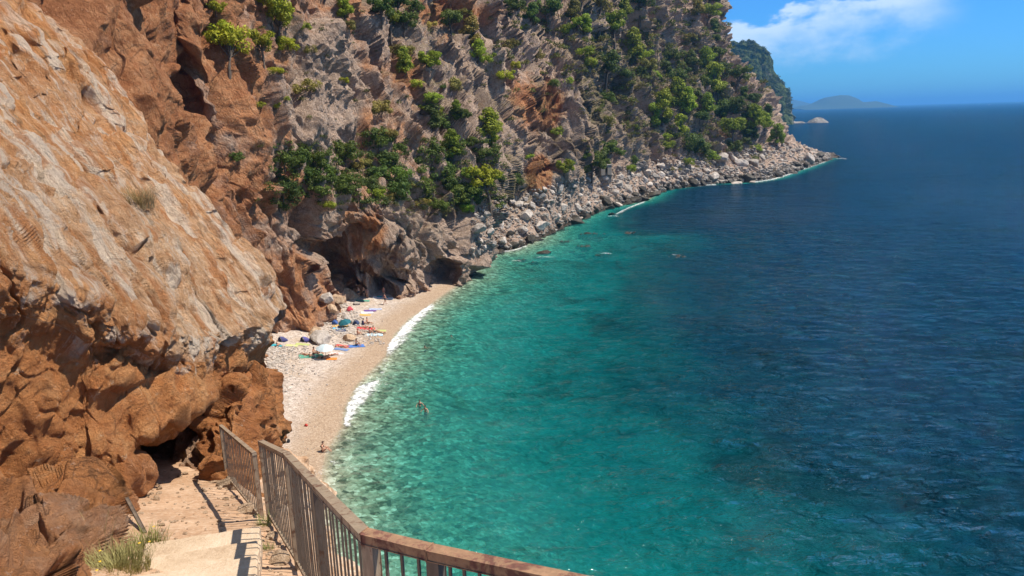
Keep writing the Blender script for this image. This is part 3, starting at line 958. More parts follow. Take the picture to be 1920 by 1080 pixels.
foot_line = np.array([R1[0][1] + [0, 2.5, -0.5], R1[0][1], R1[1][1], R2[0][1], R2[1][1], R2[2][1], R2[3][1], R3[1][1] + [0, -.2, 0], R3[2][1] + [0, -.3, 0], R3[3][1]])
inner = np.array([[-9.0, 15.0, 23.2], [-8.2, 12.0, 24.2], [-6.6, 9.4, 25.0], [-5.9, 8.6, 25.25], [-4.9, 6.8, 25.9], [-4.2, 5.0, 26.65],
                  [-3.6, 3.3, 27.35], [-3.3, 2.4, 27.6], [-3.2, 1.2, 27.9], [-3.0, -3.0, 28.1]])
rows = []
for a, b in zip(inner, foot_line):
    b = b.copy()
    e = b + np.array([0.20, 0.05, -0.02])
    r_ = [a, a * 0.66 + e * 0.34, a * 0.33 + e * 0.67, e]
    o1 = e + np.array([0.45, 0.05, -0.55])
    o2 = e + np.array([1.0, 0.2, -2.2])
    o3 = e + np.array([1.9, 0.6, -6.5])
    o4 = e + np.array([2.6, 1.2, -16.0])
    o5 = e + np.array([3.2, 2.0, -31.0])
    rows.append(r_ + [o1, o2, o3, o4, o5])
rows = np.array(rows)
nu, nv = 420, 360
tu = np.interp(np.linspace(0, 1, nu), [0, 1], [0, len(rows) - 1])
tv = np.interp(np.linspace(0, 1, nv), [0, .12, .24, .40, .52, .68, .82, .93, 1.0], np.arange(9))
Pp = lin_cat(rows, nu, tu, 0.4)
Pp = np.swapaxes(lin_cat(np.swapaxes(Pp, 0, 1), nv, tv, 0.5), 0, 1).reshape(-1, 3)
outer = np.clip(np.tile(tv, nu) - 3.0, 0, 1)
edge_s = np.clip((np.tile(tv, nu) - 2.2) / 0.5, 0, 1)
wp = np.stack([fbm(Pp, 0.8, 3, 0.5, 301 + s) for s in range(3)], 1) * 0.2
dz = fbm(Pp, 0.9, 4, 0.55, 305) * 0.045 + facet(Pp + wp, (0.30, 0.30, 0.3), 306) * 0.035 * edge_s
ou = facet(Pp + wp, (1.1, 1.1, 1.5), 307) * 0.42 + facet(Pp + wp, (0.42, 0.42, 0.5), 308) * 0.22 + facet(Pp, (0.16, 0.16, 0.16), 309) * 0.07
Np = grid_normals(Pp, nu, nv)
if Np[:, 2].mean() < 0: Np = -Np
Pp2 = Pp + np.array([0, 0, 1.0]) * (dz * (1 - outer))[:, None] + Np * (ou * outer)[:, None]


def dirt_material():
    m, n = new_mat('path_dirt')
    pos = n.n('ShaderNodeNewGeometry').outputs['Position']
    outs = n.n('ShaderNodeAttribute', attribute_name='outer').outputs['Fac']
    a = n.noise(pos, 1.1, 5, 0.6, 0.3)
    b = n.noise(pos, 11.0, 5, 0.72)
    v = n.n('ShaderNodeTexVoronoi', {'Vector': pos, 'Scale': 26.0})
    vc = n.n('ShaderNodeSeparateColor', {0: v.outputs['Color']}).outputs[0]
    dirt = n.ramp(n.math('ADD', n.math('MULTIPLY', a, 0.5), n.math('MULTIPLY', b, 0.5)),
                  [(0.32, (0.29, 0.165, 0.09)), (0.48, (0.43, 0.27, 0.165)), (0.62, (0.54, 0.365, 0.24)), (0.75, (0.62, 0.46, 0.33))])
    dirt = n.mix(n.math('MULTIPLY', n.smooth(vc, 0.80, 0.9), 0.25), dirt, (0.62, 0.50, 0.38))
    rock = n.ramp(n.math('ADD', n.math('MULTIPLY', a, 0.4), n.math('MULTIPLY', b, 0.6)),
                  [(0.32, (0.20, 0.105, 0.055)), (0.46, (0.44, 0.29, 0.18)), (0.6, (0.62, 0.50, 0.39)), (0.75, (0.72, 0.63, 0.54))])
    col = n.mix(outs, dirt, rock)
    bs = n.n('ShaderNodeBsdfPrincipled', {'Base Color': col, 'Roughness': 0.92, 'Specular IOR Level': 0.15})
    bp = n.n('ShaderNodeBump', {'Height': n.math('ADD', b, n.math('MULTIPLY', vc, 0.35)), 'Strength': 0.7, 'Distance': 0.03})
    n.set(bs, 'Normal', bp.outputs[0])
    n.n('ShaderNodeOutputMaterial', {'Surface': bs.outputs[0]})
    return m


path = obj('path', mesh_np('path', Pp2, grid_faces(nu, nv), dirt_material(), False, {'outer': outer}))
tag(path, kind='structure')
add_bvh(path, Pp2, grid_faces(nu, nv))


def concrete_material():
    m, n = new_mat('worn_concrete')
    pos = n.n('ShaderNodeNewGeometry').outputs['Position']
    a = n.noise(pos, 2.2, 6, 0.65, 0.4)
    b = n.noise(pos, 24.0, 5, 0.75)
    col = n.ramp(n.math('ADD', n.math('MULTIPLY', a, 0.55), n.math('MULTIPLY', b, 0.45)),
                 [(0.32, (0.36, 0.245, 0.155)), (0.47, (0.52, 0.385, 0.26)), (0.60, (0.60, 0.465, 0.335)), (0.75, (0.70, 0.58, 0.45))])
    bs = n.n('ShaderNodeBsdfPrincipled', {'Base Color': col, 'Roughness': 0.9, 'Specular IOR Level': 0.2})
    bp = n.n('ShaderNodeBump', {'Height': n.math('ADD', b, n.math('MULTIPLY', a, 0.6)), 'Strength': 0.55, 'Distance': 0.03})
    n.set(bs, 'Normal', bp.outputs[0])
    n.n('ShaderNodeOutputMaterial', {'Surface': bs.outputs[0]})
    return m


M_CONC = concrete_material()


def slab_step(bm, c00, c10, c11, c01, thick, bev=0.02, seg=14, seed=0):
    """a worn cast step: top from four corners, sides down by thick, edges chipped"""
    n = seg
    top = []
    for i in range(n + 1):
        for j in range(n + 1):
            u, v = i / n, j / n
            p = (c00 * (1 - u) + c10 * u) * (1 - v) + (c01 * (1 - u) + c11 * u) * v
            top.append(p)
    top = np.array(top)
    edge = np.array([(i in (0, n)) or (j in (0, n)) for i in range(n + 1) for j in range(n + 1)])
    top[:, 2] += fbm(top, 0.5, 3, 0.5, seed) * 0.012
    cen = top.mean(0)
    wv = fbm(top, 0.25, 3, 0.6, seed + 5)
    off = (cen - top) * np.array([1, 1, 0])
    off /= np.linalg.norm(off, axis=1, keepdims=True) + 1e-6
    top[edge] += off[edge] * (np.abs(wv[edge]) * 0.05)[:, None]
    tv_ = [bm.verts.new(p) for p in top]
    lo = top.copy()
    lo[edge] -= off[edge] * 0.015
    ring = ([i * (n + 1) for i in range(n + 1)] + [n * (n + 1) + j for j in range(1, n + 1)]
            + [i * (n + 1) + n for i in range(n - 1, -1, -1)] + [j for j in range(n - 1, 0, -1)])
    for i in range(n):
        for j in range(n):
            a = i * (n + 1) + j
            bm.faces.new((tv_[a], tv_[a + n + 1], tv_[a + n + 2], tv_[a + 1]))
    prev = [tv_[k] for k in ring]
    for dz_, outw in ((0.015, 0.015), (thick, 0.012)):
        cur = [bm.verts.new(top[k] - off[k] * outw - np.array([0, 0, dz_])) for k in ring]
        for q in range(len(ring)):
            bm.faces.new((prev[q], cur[q], cur[(q + 1) % len(ring)], prev[(q + 1) % len(ring)]))
        prev = cur


def bm_obj(name, bm, mat, parent=None, smooth=False):
    bmesh.ops.recalc_face_normals(bm, faces=bm.faces[:])
    me = bpy.data.meshes.new(name)
    bm.to_mesh(me)
    bm.free()
    if smooth:
        me.polygons.foreach_set('use_smooth', np.ones(len(me.polygons), bool))
    if mat: me.materials.append(mat)
    return obj(name, me, parent)


# flight of broad concrete steps coming down towards the cave
zt = 25.75
SL = [sea_pt(272, 1020, zt), sea_pt(487, 986, zt)]            # far edge of the lowest step
bm = bmesh.new()
e_far_l, e_far_r = SL
d_back = sea_pt(486, 1062, zt + 0.10) - e_far_r
d_back[2] = 0
d_back = d_back / np.linalg.norm(d_back) * 0.62
for k in range(7):
    a0 = e_far_l + d_back * k * np.array([1, 1, 0]); b0_ = e_far_r + d_back * k * np.array([1, 1, 0])
    z = zt + 0.19 * k
    a0[2] = b0_[2] = z
    a1, b1 = a0 + d_back * 1.06, b0_ + d_back * 1.06
    slab_step(bm, a0, b0_, b1, a1, 0.5, seed=400 + k)
steps = bm_obj('steps', bm, M_CONC)
tag(steps, kind='structure')
vv = [v.co.copy() for v in steps.data.vertices]
ff = [tuple(p.vertices) for p in steps.data.polygons]
BVHS.append(('steps', BVHTree.FromPolygons(vv, ff)))


# ================================================================== RAILINGS
def metal_material(name, base, rust, amount):
    m, n = new_mat(name)
    pos = n.n('ShaderNodeNewGeometry').outputs['Position']
    a = n.noise(pos, 7.0, 6, 0.7, 0.5)
    b = n.noise(n.mapping(pos, scale=(1, 1, 0.18)), 45.0, 4, 0.7)
    f = n.smooth(n.math('ADD', n.math('MULTIPLY', a, 0.7), n.math('MULTIPLY', b, 0.3)), 0.58 - amount * 0.2, 0.66 - amount * 0.15)
    bc = n.mix(n.smooth(b, 0.35, 0.7), base, tuple(min(1, c * 1.5) for c in base))
    rc_ = n.ramp(b, [(0.3, tuple(c * 0.45 for c in rust)), (0.55, rust), (0.75, tuple(min(1, c * 1.6) for c in rust))])
    bs = n.n('ShaderNodeBsdfPrincipled', {'Base Color': n.mix(f, bc, rc_), 'Roughness': n.math('ADD', n.math('MULTIPLY', f, 0.35), 0.5), 'Metallic': 0.0})
    bp = n.n('ShaderNodeBump', {'Height': n.math('ADD', n.math('MULTIPLY', a, 0.6), b), 'Strength': 0.25, 'Distance': 0.004})
    n.set(bs, 'Normal', bp.outputs[0])
    n.n('ShaderNodeOutputMaterial', {'Surface': bs.outputs[0]})
    return m


M_RAIL = metal_material('weathered_paint', (0.25, 0.19, 0.13), (0.14, 0.065, 0.035), 0.4)
M_RAIL_RUST = metal_material('rusted_rail', (0.27, 0.155, 0.085), (0.15, 0.06, 0.04), 0.6)
M_BAR = metal_material('grey_bar_paint', (0.085, 0.070, 0.058), (0.10, 0.048, 0.026), 0.25)


def bar_mesh(name, p0, p1, w_, h_, bev=0.004, upv=(0, 0, 1)):
    """rectangular tube between two points, w_ across, h_ upward"""
    p0, p1 = Vector(p0), Vector(p1)
    ax = (p1 - p0)
    L = ax.length
    ax.normalize()
    sd = ax.cross(Vector(upv))
    if sd.length < 1e-3: sd = ax.cross(Vector((0, 1, 0)))
    sd.normalize()
    u_ = sd.cross(ax)
    bm = bmesh.new()
    bmesh.ops.create_cube(bm, size=1.0)
    for v in bm.verts:
        x, y, z = v.co
        v.co = p0 + ax * ((x + .5) * L) + sd * (y * w_) + u_ * (z * h_)
    if bev:
        bmesh.ops.bevel(bm, geom=bm.edges[:], offset=bev, segments=2, affect='EDGES')
    bmesh.ops.recalc_face_normals(bm, faces=bm.faces[:])
    me = bpy.data.meshes.new(name)
    bm.to_mesh(me)
    bm.free()
    return me


def railing(label, posts, rail_w, rail_h, post_w, gap, rail_mat, post_flags, bar_w=0.012):
    root = empty('railing', tuple(posts[0][1]))
    tag(root, label, 'railing', 'railing panels along the cliff path')
    o_ = Vector(posts[0][1])

    def add(name, me, mat):
        me.materials.append(mat)
        me.transform(Matrix.Translation(-o_))
        return obj(name, me, root)
    tops = [Vector(p[0]) for p in posts]
    bots = [Vector(p[1]) for p in posts]
    for k in range(len(posts) - 1):
        hd = (tops[k + 1] - tops[k]).normalized()
        add('top_rail', bar_mesh('top_rail', tops[k] - hd * 0.03 - Vector((0, 0, rail_h / 2)), tops[k + 1] + hd * (0.03 if k == len(posts) - 2 else -0.032) - Vector((0, 0, rail_h / 2)), rail_w, rail_h), rail_mat)
        b0, b1 = bots[k] + Vector((0, 0, 0.13)), bots[k + 1] + Vector((0, 0, 0.13))
        add('bottom_rail', bar_mesh('bottom_rail', b0, b1, 0.03, 0.035), M_RAIL)
        L = (tops[k + 1] - tops[k]).to_2d().length
        nb = max(2, int(L / gap))
        for i in range(1, nb):
            f = i / nb
            p = b0.lerp(b1, f) + Vector((0, 0, 0.012))
            q = tops[k].lerp(tops[k + 1], f) - Vector((0, 0, rail_h - 0.003))
            j = Vector((random.uniform(-.004, .004), random.uniform(-.004, .004), 0))
            add('baluster', bar_mesh('baluster', p, q + j, bar_w, bar_w, 0, upv=hd), M_BAR)
    for k, fl in enumerate(post_flags):
        if fl:
            hd = (tops[min(k + 1, len(tops) - 1)] - tops[max(k - 1, 0)]).to_2d().normalized()
            q = tops[k] - Vector((0, 0, rail_h - 0.002))
            add('post', bar_mesh('post', bots[k] - Vector((0, 0, 0.35)), q, post_w, post_w, 0.003, upv=(hd.x, hd.y, 0)), M_RAIL if fl == 1 else M_BAR)
    return root


railing('far short panel of weathered brown railing above the orange rock pillar', R1, 0.05, 0.035, 0.06, 0.15, M_RAIL, [1, 1])
railing('long middle panel of weathered railing stepping down beside the concrete steps', R2, 0.06, 0.05, 0.062, 0.128, M_RAIL, [1, 1, 2, 1])
railing('nearest railing panel with a thick rust-brown top rail over the turquoise water', R3, 0.055, 0.052, 0.058, 0.072, M_RAIL_RUST, [1, 2, 1, 1])

# ================================================================== TREES AND BUSHES
def leaf_material():
    m, n = new_mat('foliage')
    oc = n.n('ShaderNodeObjectInfo')
    tone = n.n('ShaderNodeAttribute', attribute_name='tone').outputs['Fac']
    pos = n.n('ShaderNodeNewGeometry').outputs['Position']
    k = n.math('ADD', 0.55, n.math('MULTIPLY', tone, 0.9))
    col = n.mix(1.0, oc.outputs['Color'], n.n('ShaderNodeCombineColor', {0: k, 1: k, 2: k}).outputs[0], 'MULTIPLY')
    d = n.n('ShaderNodeBsdfPrincipled', {'Base Color': col, 'Roughness': 0.65, 'Specular IOR Level': 0.25})
    t = n.n('ShaderNodeBsdfTranslucent', {'Color': n.mix(0.5, col, (0.20, 0.24, 0.02), 'ADD')})
    mx = n.n('ShaderNodeMixShader', {0: 0.22, 1: d.outputs[0], 2: t.outputs[0]})
    n.n('ShaderNodeOutputMaterial', {'Surface': mx.outputs[0]})
    return m


def bark_material():
    m, n = new_mat('bark')
    pos = n.n('ShaderNodeNewGeometry').outputs['Position']
    a = n.noise(n.mapping(pos, scale=(1, 1, 0.3)), 6.0, 5, 0.7)
    col = n.ramp(a, [(0.3, (0.05, 0.035, 0.025)), (0.7, (0.20, 0.15, 0.11))])
    bs = n.n('ShaderNodeBsdfPrincipled', {'Base Color': col, 'Roughness': 0.9})
    n.n('ShaderNodeOutputMaterial', {'Surface': bs.outputs[0]})
    return m


M_LEAF, M_BARK = leaf_material(), bark_material()


def leaf_cloud(name, clumps, n_leaf, size, seed, flat=1.0):
    """clumps: (centre, radius, weight); small leaf sprays through the volume of each clump"""
    rg = np.random.default_rng(seed)
    Vs, Ts = [], []
    for c, r, wgt in clumps:
        n = int(n_leaf * wgt)
        d = rg.normal(size=(n, 3)); d /= np.linalg.norm(d, axis=1, keepdims=True)
        rad = r * (0.55 + 0.5 * rg.random(n) ** 0.6) * (1 + 0.28 * fbm(d * 2 + seed + c, 1.0, 2, 0.5, seed))
        p = np.array(c) + d * rad[:, None] * np.array([1, 1, 0.72 * flat])
        nrm = d + rg.normal(size=(n, 3)) * 0.55 + np.array([0, 0, 0.35])
        nrm /= np.linalg.norm(nrm, axis=1, keepdims=True)
        a = np.cross(nrm, rg.normal(size=(n, 3))); a /= np.linalg.norm(a, axis=1, keepdims=True)
        b = np.cross(nrm, a)
        s = size * (0.6 + 0.8 * rg.random(n))[:, None]
        quad = np.stack([p - a * s, p - b * s * .45, p + a * s, p + b * s * .45], 1)
        Vs.append(quad.reshape(-1, 3))
        tone = np.clip(rg.normal(0.5, 0.16) + 0.15 * rg.normal(size=n), 0, 1)
        Ts.append(np.repeat(tone, 4))
    V = np.concatenate(Vs)
    return mesh_np(name, V, np.arange(len(V)).reshape(-1, 4), M_LEAF, False, {'tone': np.concatenate(Ts)})


def tube(pts, radii, sides=7):
    pts = np.asarray(pts, float)
    V, Fq = [], []
    for i, p in enumerate(pts):
        t = pts[min(i + 1, len(pts) - 1)] - pts[max(i - 1, 0)]
        t /= np.linalg.norm(t)
        a = np.cross(t, [0.3, 1, 0.1]); a /= np.linalg.norm(a)
        b = np.cross(t, a)
        for k in range(sides):
            q = 2 * math.pi * k / sides
            V.append(p + (a * math.cos(q) + b * math.sin(q)) * radii[i])
    for i in range(len(pts) - 1):
        for k in range(sides):
            Fq.append((i * sides + k, i * sides + (k + 1) % sides, (i + 1) * sides + (k + 1) % sides, (i + 1) * sides + k))
    return V, Fq


def join_tubes(name, tubes, mat):
    V, Fq = [], []
    for v, f in tubes:
        o_ = len(V)
        V += list(v)
        Fq += [tuple(i + o_ for i in q) for q in f]
    return mesh_np(name, V, Fq, mat, True)


def make_pine(seed, umbrella):
    """unit pine: crown about 1 across, base at the origin"""
    rg = np.random.default_rng(seed)
    H = 1.75 if umbrella else 1.55
    lean = rg.normal(0, 0.12, 2)
    topc = np.array([lean[0], lean[1], H])
    trunk = [np.array([0, 0, -0.35]), np.array([lean[0] * .2, lean[1] * .2, H * .3]), np.array([lean[0] * .7, lean[1] * .7, H * .62]), topc]
    tubes = [tube(trunk, [0.085, 0.07, 0.05, 0.02])]
    clumps = []
    nlay = 15 if umbrella else 20
    for i in range(nlay):
        a = rg.uniform(0, 2 * math.pi)
        if umbrella:
            z = H * rg.uniform(.62, 1.08); rr = rg.uniform(0.15, 0.85) * (1.1 - abs(z / H - .8))
        else:
            f = i / nlay
            z = H * (0.22 + 0.86 * f); rr = (1 - f * 0.75) * rg.uniform(.25, .75)
        c = np.array([lean[0] * z / H + math.cos(a) * rr, lean[1] * z / H + math.sin(a) * rr, z])
        clumps.append((c, rg.uniform(.20, .36), rg.uniform(.7, 1.2)))
        s = trunk[1] * 0.4 + trunk[2] * 0.6 if z > H * .5 else trunk[1]
        tubes.append(tube([s, (s + c) / 2 + [0, 0, -.04], c], [0.03, 0.02, 0.008], 5))
    return leaf_cloud('crown', clumps, 165, 0.075, seed), join_tubes('trunk', tubes, M_BARK)


def make_bush(seed):
    rg = np.random.default_rng(seed)
    clumps = [((0, 0, 0.45), 0.55, 1.6)]
    for i in range(13):
        a = rg.uniform(0, 2 * math.pi); rr = rg.uniform(.35, .85)
        clumps.append(((math.cos(a) * rr, math.sin(a) * rr, rg.uniform(.1, .95) * (1.15 - rr * .5)), rg.uniform(.22, .40), rg.uniform(.6, 1.1)))
    st = [tube([(0, 0, -0.4), (0.02, 0, 0.1), (0.1 * math.cos(k * 2), 0.1 * math.sin(k * 2), 0.5)], [0.05, 0.04, 0.02], 5) for k in range(3)]
    return leaf_cloud('crown', clumps, 150, 0.075, seed), join_tubes('stem', st, M_BARK)


PINES = [make_pine(s, s % 2 == 0) for s in (21, 22, 23, 24, 25, 26)]
BUSHES = [make_bush(s) for s in (31, 32, 33, 34, 35)]
Y_, G_, D_, O_ = 'yellow-green', 'mid green', 'dark green', 'dull olive'
CLR = {Y_: (0.31, 0.32, 0.018), G_: (0.22, 0.28, 0.022), D_: (0.075, 0.115, 0.018), O_: (0.22, 0.19, 0.045)}  # yellow-green has the warm flare over the upper-left crag put into the leaf colour
P_, B_ = 'pine', 'bush'
# (px, py, radius in px, colour, kind) read off the photograph
ZONES = {
 'the crag above the orange spur': [
  (510, 30, 30, Y_, P_), (523, 57, 27, Y_, P_), (540, 78, 18, Y_, B_), (495, 100, 24, Y_, P_), (430, 113, 34, Y_, P_), (408, 52, 22, Y_, B_),
  (404, 8, 16, Y_, B_), (518, 128, 10, Y_, B_), (567, 43, 12, G_, B_), (585, 88, 12, O_, B_), (577, 155, 19, O_, B_), (645, 148, 9, Y_, B_),
  (483, 193, 10, Y_, B_), (512, 193, 10, Y_, B_), (535, 182, 7, G_, B_), (647, 18, 18, G_, P_), (652, 44, 14, O_, B_), (445, 292, 12, D_, B_), (680, 300, 12, O_, B_)],
 'the ledge above the beach': [
  (533, 287, 25, D_, B_), (560, 290, 22, D_, B_), (587, 293, 22, D_, B_), (613, 322, 22, D_, B_), (530, 345, 26, D_, B_), (647, 278, 24, D_, B_),
  (523, 372, 20, D_, B_), (632, 338, 24, D_, B_), (615, 378, 12, G_, B_), (600, 350, 16, D_, B_), (570, 322, 16, D_, B_), (665, 305, 14, O_, B_), (655, 330, 14, D_, B_)],
 'the gully in the mid cliff': [
  (712, 192, 20, O_, B_), (710, 253, 24, D_, B_), (733, 273, 22, D_, B_), (720, 293, 26, D_, B_), (742, 318, 26, D_, B_), (693, 338, 18, D_, B_),
  (750, 345, 22, D_, B_), (702, 356, 16, G_, B_), (735, 360, 16, O_, B_), (712, 320, 18, D_, B_), (770, 345, 10, O_, B_), (728, 245, 14, O_, B_), (788, 198, 10, G_, B_)],
 'the cliff above the grey needle': [
  (716, 30, 22, D_, P_), (733, 52, 20, G_, P_), (747, 18, 20, D_, P_), (757, 56, 20, D_, P_), (740, 88, 16, O_, B_), (758, 118, 20, G_, P_),
  (803, 130, 20, G_, P_), (783, 152, 12, G_, B_), (847, 50, 20, D_, P_), (803, 43, 13, O_, B_), (883, 63, 22, O_, P_), (897, 100, 18, G_, P_),
  (914, 103, 14, G_, B_), (950, 134, 14, Y_, B_), (847, 155, 18, O_, B_), (812, 177, 16, G_, B_), (833, 172, 10, D_, P_), (765, 90, 12, O_, B_), (780, 10, 14, D_, B_), (870, 20, 14, O_, B_), (822, 205, 12, G_, B_)],
 'the slope below the grey needle': [
  (813, 222, 20, D_, P_), (833, 218, 20, D_, B_), (857, 208, 14, G_, P_), (870, 228, 18, D_, P_), (917, 240, 30, G_, P_), (850, 273, 24, G_, P_),
  (810, 283, 28, D_, B_), (905, 280, 18, D_, B_), (803, 342, 20, D_, B_), (823, 378, 15, D_, B_), (793, 373, 12, O_, B_), (833, 313, 24, D_, B_),
  (866, 350, 29, D_, B_), (920, 360, 28, Y_, P_), (857, 370, 18, D_, B_), (877, 384, 13, G_, B_), (963, 330, 19, D_, B_), (842, 335, 18, D_, B_), (878, 320, 14, G_, B_), (895, 345, 18, D_, B_), (886, 260, 14, D_, B_)],
 'the crest above the red face': [
  (1028, 35, 22, D_, P_), (997, 27, 18, D_, P_), (1063, 50, 12, G_, B_), (1083, 54, 13, G_, P_), (1100, 48, 14, G_, P_), (1075, 25, 18, O_, P_),
  (1005, 97, 14, O_, B_), (980, 47, 9, G_, B_), (954, 78, 14, O_, B_), (950, 20, 18, D_, P_), (966, 120, 9, Y_, B_), (1094, 90, 18, G_, B_), (1102, 110, 15, G_, B_),
  (1065, 148, 10, G_, B_), (1038, 154, 10, D_, B_), (1044, 241, 13, G_, B_), (1057, 325, 17, G_, P_), (993, 290, 8, G_, B_), (970, 8, 12, D_, B_), (1045, 8, 14, D_, P_)],
 'the slope below the summit crags': [
  (1124, 31, 24, O_, P_), (1168, 23, 18, G_, P_), (1199, 18, 22, D_, P_), (1153, 70, 25, G_, P_), (1188, 86, 22, G_, P_), (1207, 98, 14, G_, B_),
  (1135, 145, 27, D_, P_), (1141, 177, 14, D_, B_), (1172, 132, 13, D_, B_), (1227, 136, 13, G_, B_), (1246, 105, 15, D_, B_), (1223, 43, 11, O_, B_),
  (1262, 97, 16, D_, B_), (1240, 120, 14, D_, B_), (1215, 118, 14, O_, B_), (1265, 118, 13, D_, B_), (1200, 130, 10, D_, B_), (1185, 110, 10, O_, B_), (1137, 225, 14, O_, B_)],
 'the skyline of the headland': [
  (1308, 16, 14, O_, P_), (1324, 36, 16, G_, P_), (1336, 10, 11, D_, P_), (1338, 54, 12, D_, P_), (1340, 80, 11, D_, P_), (1289, 66, 10, O_, B_),
  (1324, 97, 18, G_, B_), (1301, 109, 14, D_, B_), (1350, 112, 13, D_, P_), (1316, 120, 14, D_, B_), (1352, 140, 14, D_, P_), (1378, 158, 19, D_, P_),
  (1395, 176, 11, D_, P_), (1410, 194, 12, D_, P_), (1440, 212, 11, D_, P_), (1456, 256, 16, G_, P_), (1426, 205, 9, D_, B_)],
 'the mid slope of the headland': [
  (1273, 130, 18, D_, B_), (1289, 101, 13, D_, B_), (1336, 154, 24, G_, P_), (1347, 176, 16, G_, P_), (1273, 180, 22, G_, P_), (1289, 192, 20, G_, P_),
  (1300, 168, 14, D_, B_), (1242, 202, 22, G_, P_), (1227, 218, 18, G_, P_), (1266, 207, 16, G_, P_), (1324, 195, 18, G_, P_), (1367, 192, 20, D_, B_),
  (1345, 200, 18, D_, B_), (1312, 212, 15, D_, B_), (1385, 188, 14, D_, B_), (1250, 165, 12, O_, B_), (1320, 150, 14, D_, B_), (1230, 180, 10, O_, B_)],
 'the lower slope of the headland': [
  (1417, 226, 20, G_, P_), (1433, 231, 16, G_, P_), (1402, 215, 14, D_, P_), (1402, 246, 14, D_, B_), (1373, 253, 20, G_, P_), (1373, 270, 15, D_, B_), (1289, 257, 28, D_, B_),
  (1308, 272, 18, D_, B_), (1273, 234, 18, G_, P_), (1246, 250, 12, G_, B_), (1254, 269, 12, G_, B_), (1332, 287, 14, G_, B_), (1289, 301, 10, G_, B_),
  (1141, 272, 20, D_, B_), (1118, 292, 14, D_, B_), (1110, 325, 24, D_, P_), (1180, 312, 11, G_, B_), (1184, 297, 12, D_, B_), (1133, 300, 9, D_, B_), (1094, 285, 12, D_, B_),
  (1192, 238, 8, G_, B_), (1164, 233, 6, G_, B_), (1395, 262, 10, D_, B_), (1420, 275, 9, G_, B_), (1160, 282, 10, D_, B_), (1240, 222, 10, D_, B_)],
}
NTH = ['first', 'second', 'third', 'fourth', 'fifth', 'sixth', 'seventh', 'eighth', 'ninth', 'tenth', 'eleventh', 'twelfth', 'thirteenth', 'fourteenth', 'fifteenth', 'sixteenth']
rgt = np.random.default_rng(99)
TREE_SURF = ['cliff']
used_proto = {}
for zone, items in ZONES.items():
    kinds = {}
    for it in items:
        kinds.setdefault((it[3], it[4]), []).append(it)
    for (clr, kind), lst in kinds.items():
        lst = sorted(lst)
        for i, (px, py, rp, _, _) in enumerate(lst):
            hit = cast(px, py + rp * (0.75 if kind == B_ else 0.95), TREE_SURF) or cast(px - 8, py + rp, TREE_SURF) or cast(px - 16, py + rp, TREE_SURF)
            if hit is None: continue
            loc, dist_ = hit[0], hit[3]
            rw = rp * dist_ / FPX * (1.25 if kind == B_ else 1.25)
            pr = (PINES if kind == P_ else BUSHES)[rgt.integers(0, 6 if kind == P_ else 5)]
            nm = 'pine_tree' if kind == P_ else 'bush'
            root = empty(nm, (loc.x, loc.y, loc.z - 0.1 * rw), rgt.uniform(0, 6.28))
            root.scale = (rw, rw, rw * rgt.uniform(0.92, 1.12))
            k = math.exp(rgt.normal(0, 0.16))
            c = np.array(CLR[clr]) * k * np.array([rgt.uniform(.88, 1.15), 1, rgt.uniform(.8, 1.2)])
            cr = obj('crown', pr[0], root); cr.color = (*c, 1)
            obj('trunk' if kind == P_ else 'stem', pr[1], root)
            size = 'big ' if rp >= 22 else ('small ' if rp <= 12 else '')
            what = 'pine' if kind == P_ else 'bush'
            where = f', {NTH[i]} such from the left'
            tag(root, f'{size}{clr} {what} on {zone}{where}' if len(lst) > 1 else f'{size}lone {clr} {what} on {zone}', 'tree' if kind == P_ else 'bush', f'{"pines" if kind == P_ else "bushes"} on {zone}')

# low scrub that nobody could count, spread over the ledges of the headland
def scrub(name, n, region, seed, rmin, rmax, bases, label, names=('cliff',), dens=None):
    rg = np.random.default_rng(seed)
    Vs, Ts, cnt, tries = [], [], 0, 0
    while cnt < n and tries < n * 12:
        tries += 1
        px, py = rg.uniform(region[0], region[2]), rg.uniform(region[1], region[3])
        if dens is not None and rg.random() > dens(px, py): continue
        h = cast(px, py, names)
        if h is None or h[0].z < 6: continue
        if h[1].z * (1 if h[1].z > 0 else -1) < 0.25 and rg.random() < 0.75: continue
        r = rg.uniform(rmin, rmax) * h[3] / FPX
        m_ = 70
        d = rg.normal(size=(m_, 3)); d /= np.linalg.norm(d, axis=1, keepdims=True)
        d[:, 2] = np.abs(d[:, 2]) * 0.8
        p = np.array(h[0]) + d * r * (0.4 + 0.7 * rg.random(m_))[:, None]
        a = rg.normal(size=(m_, 3)); a /= np.linalg.norm(a, axis=1, keepdims=True)
        b = np.cross(a, d + rg.normal(size=(m_, 3)) * .5); b /= np.linalg.norm(b, axis=1, keepdims=True) + 1e-6
        s = r * rg.uniform(.12, .24, m_)[:, None]
        Vs.append(np.stack([p - a * s, p - b * s * .6, p + a * s, p + b * s * .6], 1).reshape(-1, 3))
        Ts.append(np.repeat(np.clip(rg.normal(.5, .22) + rg.normal(0, .12, m_), 0, 1), 4))
        cnt += 1
    if not Vs: return
    V = np.concatenate(Vs)
    o = obj(name, mesh_np(name, V, np.arange(len(V)).reshape(-1, 4), M_LEAF, False, {'tone': np.concatenate(Ts)}))
    o.color = (*bases, 1)
    tag(o, label, 'scrub', kind='stuff')


def d_head(px, py):
    return float(np.exp(-((px - 1230) / 140) ** 2 - ((py - 150) / 110) ** 2)) + 0.35 * float(np.exp(-((px - 1000) / 200) ** 2 - ((py - 60) / 90) ** 2)) + 0.25 * (px > 1250)


